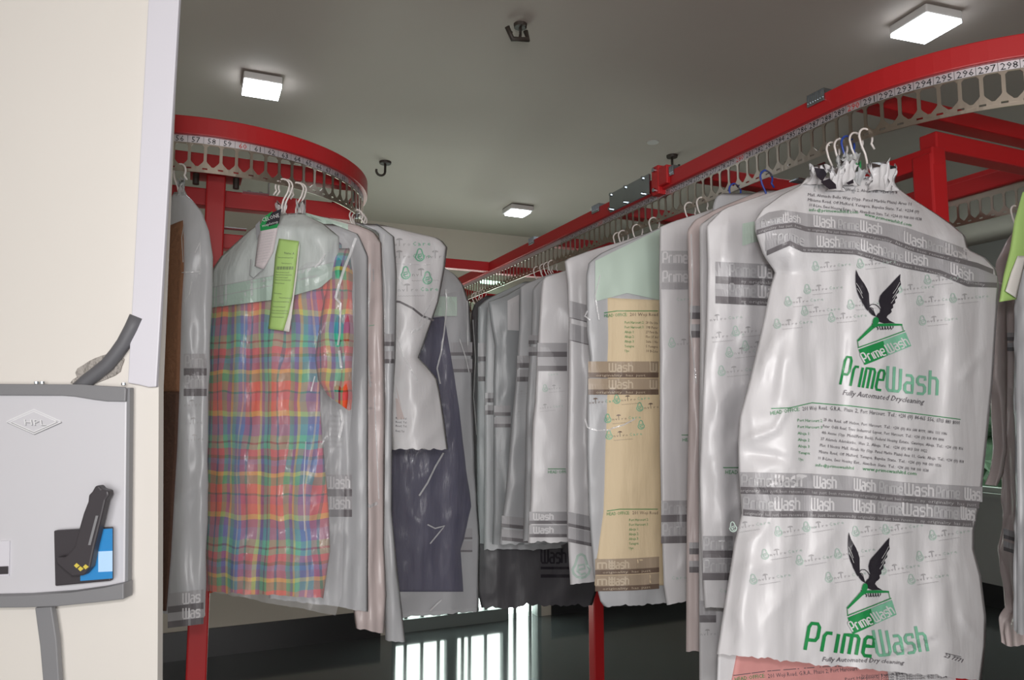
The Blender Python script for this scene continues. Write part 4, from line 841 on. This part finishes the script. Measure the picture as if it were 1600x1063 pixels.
bands(b, S, 808, 838, lambda x: 556, .9, [], txt=False, gapy=24, hb=13, st=8); enviros(b, S, [(803, 618), (800, 650)], .8, -.1, clip=(800, 836)); bands(b, S, 784, 836, lambda x: 806 + (x - 784) * .1, .9, [], txt=False, gapy=23, hb=14, st=6)
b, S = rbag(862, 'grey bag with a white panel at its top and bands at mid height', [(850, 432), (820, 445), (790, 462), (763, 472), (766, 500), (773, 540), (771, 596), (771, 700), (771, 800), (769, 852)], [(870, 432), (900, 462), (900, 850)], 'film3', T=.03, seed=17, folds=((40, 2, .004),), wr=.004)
c = MB(); ribbon(c, S, [(793, 470), (812, 460)], [(793, 516), (812, 517)], 793, 811, .003, 4, 6); c.build('white_panel', 'film', b)
bands(b, S, 772, 798, lambda x: 634, .9, [], txt=False, gapy=20, hb=12, st=6); enviros(b, S, [(768, 682), (772, 710), (768, 740)], .7, -.1, clip=(771, 800))
b, S = rbag(850, 'slim grey bag second from the far end of the right conveyor', [(840, 436), (800, 455), (770, 472), (761, 482), (759, 560), (757, 627), (757, 780), (756, 860)], [(850, 436), (880, 470), (880, 858)], 'film2', T=.025, seed=18, folds=((20, 2, .003),), wr=.003)
bands(b, S, 758, 771, lambda x: 614, .8, [], txt=False, gapy=24, hb=11, st=8)
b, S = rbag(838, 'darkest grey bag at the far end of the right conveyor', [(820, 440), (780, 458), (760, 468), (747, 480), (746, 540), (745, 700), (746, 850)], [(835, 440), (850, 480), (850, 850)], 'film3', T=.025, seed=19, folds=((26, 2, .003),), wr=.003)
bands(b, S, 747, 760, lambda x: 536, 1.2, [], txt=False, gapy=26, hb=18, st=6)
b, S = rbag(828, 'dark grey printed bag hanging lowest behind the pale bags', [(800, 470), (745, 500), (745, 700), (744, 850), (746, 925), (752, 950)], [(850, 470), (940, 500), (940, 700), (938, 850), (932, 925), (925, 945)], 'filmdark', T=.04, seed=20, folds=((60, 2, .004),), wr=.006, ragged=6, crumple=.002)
warpb = MB(); put_logo(warpb, S, 'Wash', 846, 880, 884, 880, 22, 3, off=.003); ribbon(warpb, S, [(845, 886), (928, 886)], [(845, 890), (928, 890)], 845, 926, .003); ribbon(warpb, S, [(845, 898), (928, 898)], [(845, 903), (928, 903)], 845, 926, .003); warpb.build('print_band', 'ink', b)
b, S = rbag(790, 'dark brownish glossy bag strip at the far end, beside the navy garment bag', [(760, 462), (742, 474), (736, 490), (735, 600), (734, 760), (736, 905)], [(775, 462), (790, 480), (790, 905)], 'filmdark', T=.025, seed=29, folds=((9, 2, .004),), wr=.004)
g = MB(); stroke(g, S, [(739, 500), (743, 560), (740, 620), (745, 680)], 1.6, .004); g.build('painted_highlight', 'highlight', b)  # one pale stroke painted as the highlight on the dark strip
for x, lab, mm in ((1097, 'right hook of the pair beside the white folded bag', 'wire'), (1078, 'left hook of the pair beside the white folded bag', 'wire'), (1148, 'blue hanger hook above the white rounded folded bag', 'bluewire'), (1197, 'blue hanger hook left of the eagle bag bundle', 'bluewire'), (1022, 'white hook above the left shoulder of the beige trousers bag', 'wire'), (996, 'white hook between the beige trousers bag and the hook pair', 'wire'), (974, 'right hook of the pair above the white bag left of the trousers', 'wire'), (966, 'left hook of the pair above the white bag left of the trousers', 'wire'),
                (863, 'rightmost of the far hooks at the middle of the right conveyor', 'wire'), (856, 'third of the four far hooks on the right conveyor', 'wire'), (850, 'second of the four far hooks on the right conveyor', 'wire'), (840, 'leftmost of the four far hooks on the right conveyor', 'wire'), (754, 'rightmost of the farthest three hooks on the right conveyor', 'wire'), (748, 'middle of the farthest three hooks on the right conveyor', 'wire'), (743, 'leftmost of the farthest three hooks on the right conveyor', 'wire')):
    hanger(hang_pt(x), UQ, lab, mm, group=HG, span=.15)
# R0: at the right picture edge, on the far leg
P0 = far_pt(2.0); ph = at_h(1588, 322, EYE + .672); P0 = AQ(ph.dot(R), 2.44, EYE + .672)
GE = 'garment bags at the right picture edge'
b, S = bag('slim greyish bag with its gathered lower end, at the right picture edge', P0, UQ, [(1583, 362), (1572, 378), (1556, 410), (1552, 450), (1552, 540), (1552, 590), (1561, 620), (1570, 700), (1574, 760), (1575, 800), (1569, 835), (1566, 860), (1576, 910), (1584, 955), (1571, 973), (1570, 990), (1573, 1010)], [(1592, 362), (1640, 390), (1650, 450), (1650, 800), (1640, 900), (1625, 955), (1640, 975), (1640, 990), (1636, 1008)], 'filmpink', GE, T=.03, seed=22, folds=((26, 1, .006),), wr=.005)
bands(b, S, 1568, 1592, lambda x: 826 + (x - 1568) * .3, .8, [], txt=False, gapy=24, hb=12, st=7); bands(b, S, 1570, 1592, lambda x: 520, .8, [], txt=False, gapy=20, hb=9, st=7)
b, S = bag('narrow sleeve-like bag edge left of the slim greyish bag', P0 - R * .05, UQ, [(1556, 440), (1552, 500), (1550, 560), (1550, 590), (1559, 620), (1562, 660), (1564, 700), (1558, 735), (1553, 758)], [(1572, 440), (1574, 560), (1573, 660), (1574, 700), (1568, 740), (1558, 760)], 'filmpink', GE, T=.012, seed=23, folds=(), wr=.002)
b, S = bag('cool grey bag cut off by the right picture edge', P0 - R * .22, UQ, [(1600, 330), (1594, 380), (1590, 450), (1588, 600), (1590, 800), (1591, 990)], [(1680, 330), (1700, 400), (1700, 990)], 'film2', GE, T=.03, seed=24, folds=((18, 1, .004),), wr=.003)
gt = Sheet(P0 - R * .3, UQ, [(1598, 300), (1585, 345), (1578, 390), (1568, 430), (1561, 472)], [(1640, 300), (1625, 345), (1610, 390), (1596, 430), (1588, 468)], T=.008, wr=.001)
o = gt.mesh(back=False).build('laundry_slip', 'tag', smooth=True, solid=.001); tag(o, 'curled lime green paper slip at the right picture edge', 'paper slip')
mb = MB(); gt2 = Sheet(gt.P - R * .012, UQ, [(1590, 400), (1580, 425), (1571, 455)], [(1604, 400), (1598, 425), (1588, 466)], T=.004, wr=.0); gt2.mesh(back=False).build('white_reverse', 'paper', o, smooth=True, solid=.0008)
hanger(P0, UQ, 'hook at the far right holding the slim greyish bag', 'wire', group='hangers at the right edge', neck=.12, span=.04)
hanger(P0 - R * .22, UQ, 'hook of the cool grey bag cut off by the right edge', 'wire', group='hangers at the right edge', neck=.12, span=.04)
# ================================================================ left conveyor garments
GLF = 'bagged garments on the left conveyor'
PL1 = LL.P(arcL(452), 0, EYE + .668); UL1 = azv(99)
PL0 = LL.P(arcL(284), 0, EYE + .668); UL0 = azv(112)
# L0
b, S = bag('tall clear and grey bag with a brown garment, behind the cover board', PL0, UL0, [(272, 300), (262, 320), (257, 345), (252, 400), (248, 500), (244, 600), (242, 700), (241, 800), (240, 960)], [(285, 300), (300, 312), (316, 332), (326, 360), (331, 400), (330, 440), (327, 520), (324, 620), (323, 700), (322, 800), (320, 880), (318, 966)], 'film2', GLF, T=.03, seed=41, folds=((40, 0, .004),), wr=.003)
o, So = inner('brown garment showing through the bag at the left wall edge', S, [(262, 352), (253, 380), (248, 440), (246, 520), (242, 612)], [(288, 340), (291, 372), (292, 420), (288, 480), (286, 560), (285, 612)], 'brown', 'garment', 'brown_garment', lift=.004, seed=41, wr=.001, base=S)
inner('', S, [(243, 608), (242, 700), (240, 955)], [(285, 608), (281, 700), (277, 760), (270, 870), (262, 955)], 'brownd', '', 'dark_lower_part', lift=.004, seed=41, wr=.001, parent=o, base=S)
g = MB()
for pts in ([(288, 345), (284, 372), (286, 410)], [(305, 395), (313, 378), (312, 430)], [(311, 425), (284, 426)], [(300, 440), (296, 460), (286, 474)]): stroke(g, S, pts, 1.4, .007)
g.build('painted_highlight', 'highlight', b)  # painted highlights on the film by the brown garment
bands(b, S, 287, 323, lambda x: 553, 1.0, [(290, 34, 'P')], gapy=32, phase=40); enviros(b, S, [(280, 636), (282, 664), (284, 690)], 1.3, -.05, clip=(284, 322)); bands(b, S, 262, 318, lambda x: 928 - (x - 262) * .12, .9, [(286, 34, 'W')], txt=False, gapy=26)
hanger(PL0, UL0, 'hook holding the bag with the brown garment', 'wire', group='hangers on the left conveyor', span=.05)
tuft('gathered_neck', 272, 284, 292, 306, 'filmmilk', '', 4, S=S, parent=b, off=.0)
# L1 plaid dress
S0 = Sheet(PL1, UL1, [(0, 0), (0, 1)], [(1, 0), (1, 1)], T=.04)
od, SD = inner('multicoloured plaid dress under clear plastic on the left conveyor', S0, [(425, 345), (372, 386), (338, 415), (329, 445), (327, 500), (322, 580), (321, 640), (322, 720), (322, 800), (323, 870), (326, 925)], [(470, 345), (515, 362), (534, 382), (536, 420), (528, 470), (512, 530), (500, 600), (501, 650), (508, 730), (514, 800), (516, 860), (505, 935)], 'plaid', 'dress', 'plaid_dress', lift=0, seed=51, T=.045, wr=.005, folds=((46, .5, .006), (23, 1.5, .0028)), uvs=True, back=True, step=4, ragged=3, solid=0)
osl, SSL = inner('', S0, [(520, 388), (510, 440), (500, 500), (492, 560), (497, 595), (512, 618)], [(546, 388), (549, 430), (551, 480), (550, 560), (549, 600), (545, 642)], 'plaid', '', 'sleeve', lift=.018, seed=53, T=.03, wr=.01, folds=((18, .5, .004),), uvs=True, back=True, parent=od, step=4, solid=0)
bc, SC = inner('clear film bag over the plaid dress with a grey-green shoulder cape', S0, [(425, 340), (388, 364), (345, 402), (331, 425), (328, 480), (321, 600), (320, 700), (319, 800), (319, 923)], [(472, 336), (505, 350), (536, 368), (550, 388), (554, 450), (553, 560), (550, 640), (538, 760), (536, 860), (534, 930), (524, 962)], 'filmclear', 'garment bag', 'garment_bag', lift=.034, T=.045, seed=54, wr=.008, folds=((60, .3, .004),), step=5, ragged=3, solid=0)
bc['group'] = GLF
oc, SC2 = inner('', S0, [(428, 336), (388, 362), (345, 402), (330, 425), (328, 482)], [(470, 333), (505, 350), (530, 370), (529, 400), (524, 430)], 'cape', '', 'shoulder_cape', lift=.038, T=.045, seed=54, wr=.006, folds=((70, .3, .004),), parent=bc)
c = MB(); ribbon(c, SC2, [(330, 449), (425, 431), (524, 409)], [(329, 481), (440, 467), (500, 450), (523, 430)], 330, 523, .0015, 5, 4); c.build('green_edge', 'capeg', bc)
mk = MB(); stroke(mk, SC2, [(332, 449), (425, 431), (524, 409)], 1.0, .003); put_text(mk, SC2, 'The Ultimate Drycleaning Solution', 385, 444, 425, 438, 3.8, .003); stroke(mk, SC2, [(332, 465), (425, 446), (495, 432)], .9, .003); put_text(mk, SC2, 'Head Office: 201 Woji Road', 466, 438, 496, 431, 3, .003)
mk.build('cape_print', 'faint', bc)
g = MB()
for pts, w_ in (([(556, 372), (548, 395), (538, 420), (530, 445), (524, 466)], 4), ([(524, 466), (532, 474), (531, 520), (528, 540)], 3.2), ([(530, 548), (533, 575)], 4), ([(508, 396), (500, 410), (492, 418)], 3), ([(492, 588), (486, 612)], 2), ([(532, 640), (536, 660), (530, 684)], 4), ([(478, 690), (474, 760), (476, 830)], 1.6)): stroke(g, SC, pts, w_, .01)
g.build('painted_highlight', 'highlight', bc)  # highlights of the clear film over the dress, drawn as white strokes
for i, (x, lab) in enumerate(((442, 'front hook of the left pair over the plaid dress'), (446, 'rear hook of the left pair over the plaid dress'), (464, 'front hook of the right pair over the plaid dress'), (468, 'rear hook of the right pair over the plaid dress'))):
    hanger(LL.P(arcL(x), .004, EYE + .668), (UL1 * -1), lab, 'wire', group='hangers on the left conveyor', span=.1, neck=.075)
for i, (x0, y0, x1, y1) in enumerate(((420, 316, 442, 345), (448, 314, 474, 345))): tuft('gathered_neck', x0, y0, x1, y1, 'filmmilk', '', i + 9, S=SC, parent=bc, off=.03)
# green slip and ticket
tg = Sheet(PL1, UL1, [(436, 373), (430, 400), (426, 450), (422, 490), (419, 514)], [(467, 377), (463, 410), (458, 455), (451, 490), (443, 517)], T=.006, lift=.1, wr=.0)
o = tg.mesh(back=False).build('laundry_slip', 'tag', smooth=True, solid=.0008); tag(o, 'long lime green printed slip hanging over the plaid dress', 'paper slip')
mk = MB(); put_text(mk, tg, 'Name: A', 444, 397, 460, 398, 3.4, .0015, slant=-.1)
for k in range(17): x = 433 + k * 1.55; stroke(mk, tg, [(x, 416.5), (x - .5, 421.5)], (.5, .9, .6)[k % 3], .0015)
for y, a_, b_ in ((403, 434, 458), (412, 440, 456), (426, 431, 452), (430, 431, 456), (434, 430, 450), (438, 430, 454), (443, 429, 444), (459, 428, 440), (466, 436, 454), (472, 427, 452), (480, 426, 446), (486, 425, 450), (490, 424, 450), (496, 424, 444)): put_text(mk, tg, 'Item pressed and folded'[:int((b_ - a_) * .9)], a_, y, b_, y + 1, 2.0, .0015)
mk.build('slip_print', 'inkg', o)
tw = Sheet(PL1, UL1, [(466, 385), (461, 430), (456, 468), (448, 495), (441, 517)], [(468.5, 379), (464, 430), (459, 468), (456, 492), (452, 519)], T=.002, lift=.096, wr=0); tw.mesh(back=False).build('white_reverse', 'paper', o, smooth=True, solid=.0006)
tk = Sheet(PL1, UL1, [(407, 350), (405, 362), (401, 390), (398, 416)], [(438, 332), (434, 358), (427, 395), (412, 421)], T=.003, lift=.096, wr=0)
o = tk.mesh(back=False).build('garment_ticket', 'ticket', smooth=True, solid=.0008); tag(o, 'white ticket with dark and green header hanging beside the lime slip', 'ticket')
hb_, hg_, ht_ = MB(), MB(), MB(); poly(hb_, tk, [(414, 352), (424, 333), (440, 326), (436, 349), (420, 354)], .002); poly(hg_, tk, [(406, 352), (414, 338), (426, 330), (420, 352), (436, 349), (433, 356), (407, 361)], .0015)
put_text(ht_, tk, 'CELONE', 410, 347, 437, 339, 6, .003); put_text(ht_, tk, 'mapletop', 410, 355, 435, 348, 4, .003)
hb_.build('black_header', 'ink', o); hg_.build('green_header', 'green', o); ht_.build('header_text', 'whitep', o)
mk = MB()
for k in range(11): put_text(mk, tk, 'care and cleaning notes here'[k % 4:20], 405 - k * .6, 368 + k * 4.4, 430 - k * 1.1, 363 + k * 4.5, 2.2, .0015)
mk.build('ticket_text', 'faint', o); mk = MB(); stroke(mk, tk, [(392, 405), (390, 430), (396, 435), (412, 420)], 1.2, .0015); poly(mk, tk, [(399, 352), (406, 345), (407, 361), (401, 376)], .001); mk.build('dark_side', 'cabgrey', o)
# L2 narrow translucent bags
PL2 = LL.P(arcL(556), 0, EYE + .668); UL2 = azv(78)
b, S = bag('grey printed bag glimpsed between the plaid dress skirt and the pinkish bag', PL2 - R * .1 , UL2, [(470, 350), (440, 380), (420, 440), (420, 600), (420, 935)], [(520, 350), (560, 366), (575, 400), (575, 600), (575, 955)], 'film2', GLF, T=.02, seed=71, folds=((30, .4, .005),), wr=.004)
bands(b, S, 500, 550, lambda x: 742, 1.0, [(512, 34, 'W')], gapy=32); mg = MB()
for k in range(7): put_text(mg, S, 'Port Harcourt', 512, 652 + k * 8, 534, 652 + k * 8, 4.5, .003)
mg.build('green_text', 'faint', b)
b, S = bag('pinkish white translucent bag just right of the plaid dress', PL2 - R * .05, UL2, [(470, 332), (500, 346), (532, 358), (546, 372), (550, 450), (548, 560), (543, 640), (536, 700), (540, 800), (546, 900), (556, 984)], [(510, 340), (560, 352), (585, 362), (596, 380), (600, 500), (602, 640), (601, 760), (600, 850), (604, 930), (600, 990)], 'filmpink', GLF, T=.03, seed=61, folds=((26, .4, .009), (60, 1, .005)), wr=.006)
g = MB()
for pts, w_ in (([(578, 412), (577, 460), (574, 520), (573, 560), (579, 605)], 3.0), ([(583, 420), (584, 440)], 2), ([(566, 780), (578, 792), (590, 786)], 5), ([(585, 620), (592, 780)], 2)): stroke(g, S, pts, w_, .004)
g.build('painted_highlight', 'highlight', b)  # painted pale highlights on the pinkish film
c = MB(); ribbon(c, S, [(472, 331), (545, 351)], [(472, 343), (545, 368)], 474, 544, .008, 5, 4); c.build('mint_cardboard_bar', 'mint', b)
bands(b, S, 552, 566, lambda x: 498, .9, [], txt=False, gapy=28, hb=16, st=6); mg = MB(); stroke(mg, S, [(545, 514), (585, 508)], .8, .003); printed(b, green_text=(mg, 'ltgreen'))
mk = MB()
for y in (585, 592, 600, 640): put_text(mk, S, 'MAINTAIN', 564, y, 582, y, 4, .003)
for y in (760, 800, 840, 870): put_text(mk, S, 'Sho', 560, y, 570, y, 5, .003)
printed(b, small_text=(mk, 'faint'))
b, S = bag('slim grey glossy bag strip between the pinkish bag and the folded white bag', PL2 - R * .0, UL2, [(560, 350), (590, 362), (594, 420), (592, 560), (594, 700), (597, 850), (602, 1000)], [(590, 350), (616, 370), (620, 430), (618, 560), (613, 640), (612, 800), (622, 900), (634, 1005)], 'film2', GLF, T=.02, seed=62, folds=((16, .4, .004),), wr=.004)
g = MB(); stroke(g, S, [(600, 366), (598, 395), (602, 450), (601, 520)], 2.2, .004); stroke(g, S, [(600, 560), (603, 620)], 1.8, .004); g.build('painted_highlight', 'highlight', b); bands(b, S, 593, 616, lambda x: 522, .9, [], txt=False, gapy=30, hb=14, st=7)  # the two pale strokes are painted highlights
# L3 folded white bag
PL3 = LL.P(arcL(556) - .12, 0, EYE + .668)
b, S = bag('white printed bag folded over, covering the navy garment', PL3 - R * .02, UQ, [(545, 346), (572, 356), (596, 372), (606, 400), (610, 500), (611, 560), (612, 620), (612, 660), (613, 702)], [(600, 352), (650, 364), (688, 373), (699, 386), (695, 420), (685, 472), (665, 530), (654, 560), (668, 574), (683, 592), (687, 612), (694, 656), (700, 702)], 'film', GLF, T=.03, seed=63, folds=((70, .4, .006),), wr=.006, ragged=4)
enviros(b, S, [(656, 404), (634, 432), (612, 456), (600, 404), (668, 440), (600, 385)], 1.55, -.02, clip=(608, 697), mk='faint', mg='ltgreen')
mk = MB(); stroke(mk, S, [(609, 470), (625, 472), (645, 482), (660, 494), (678, 501)], 3.2, .002); mk.build('print_stripe', 'stripe', b)
mk = MB(); 
for y in (655, 661, 667, 675): put_text(mk, S, 'Road, Tel.', 618, y, 632 + (y % 3) * 4, y + 1, 3.2, .002)
mk.build('address_text', 'inkg', b)
g = MB()
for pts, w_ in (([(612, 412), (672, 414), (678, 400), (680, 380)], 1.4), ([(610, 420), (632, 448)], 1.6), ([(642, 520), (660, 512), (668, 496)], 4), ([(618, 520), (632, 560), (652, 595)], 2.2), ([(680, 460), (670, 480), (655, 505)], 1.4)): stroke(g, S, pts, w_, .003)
g.build('painted_highlight', 'highlight', b)  # white strokes painted as highlights on the folded bag
mk = MB(); poly(mk, S, [(618, 622), (622, 624), (632, 655), (620, 656)], .002); poly(mk, S, [(618, 600), (628, 640), (622, 622)], .002); mk.build('pink_showing_through', 'filmpink', b)
# L4 navy
PL4 = LL.P(arcL(556) - .5, 0, EYE + .668)
b, S = bag('grey white bag behind the folded bag, holding the navy garment', PL4, UQ, [(640, 392), (625, 420), (612, 470), (612, 700), (612, 968)], [(694, 418), (712, 430), (724, 446), (734, 476), (739, 560), (739, 640), (743, 740), (750, 840), (748, 955)], 'film2', GLF, T=.035, seed=64, folds=((50, .4, .005),), wr=.006)
on, SN = inner('dark navy garment inside the bag under the folded white bag', S, [(672, 494), (650, 540), (630, 600), (613, 660), (612, 800), (612, 925)], [(694, 492), (703, 540), (712, 590), (720, 640), (729, 720), (738, 792), (728, 840), (722, 860), (726, 925)], 'navy', 'garment', 'navy_garment', lift=.005, seed=64, wr=.004, step=4, base=S)
inner('', S, [(645, 470), (612, 640), (612, 962)], [(722, 450), (739, 640), (748, 950)], 'filmnavy', '', 'clear_front', lift=.014, seed=66, wr=.008, parent=b, solid=0, base=S)
c = MB(); ribbon(c, S, [(680, 463), (715, 464)], [(676, 494), (715, 494)], 678, 714, .012, 4, 4); c.build('mint_collar_card', 'mint', b)
bands(b, S, 704, 738, lambda x: 535, 1.0, [], txt=False, gapy=26, hb=16, st=5)
bands(b, S, 700, 738, lambda x: 826, 1.0, [], txt=False, gapy=20, hb=14, st=3)
g = MB()
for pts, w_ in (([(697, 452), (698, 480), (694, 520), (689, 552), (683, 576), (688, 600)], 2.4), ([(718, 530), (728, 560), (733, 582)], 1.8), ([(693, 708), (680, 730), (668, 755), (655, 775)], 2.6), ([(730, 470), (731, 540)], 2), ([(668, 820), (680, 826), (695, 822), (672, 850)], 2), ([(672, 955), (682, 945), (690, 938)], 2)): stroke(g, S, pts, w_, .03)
g.build('painted_highlight', 'highlight', b)  # white highlights painted over the navy bag's film
for k, lab in enumerate(('front ring-like hook under the right end of the left conveyor', 'middle ring-like hook under the right end of the left conveyor', 'rear ring-like hook under the right end of the left conveyor')):
    hanger(LL.P(arcL(556) - .03 * k - .01, .0, EYE + .668), UL2, lab, 'wire', group='hangers on the left conveyor', neck=.06, span=.1)
hanger(PL4, UQ, 'hook holding the bag with the navy garment', 'wire', group='hangers on the left conveyor', neck=.1, span=.1)
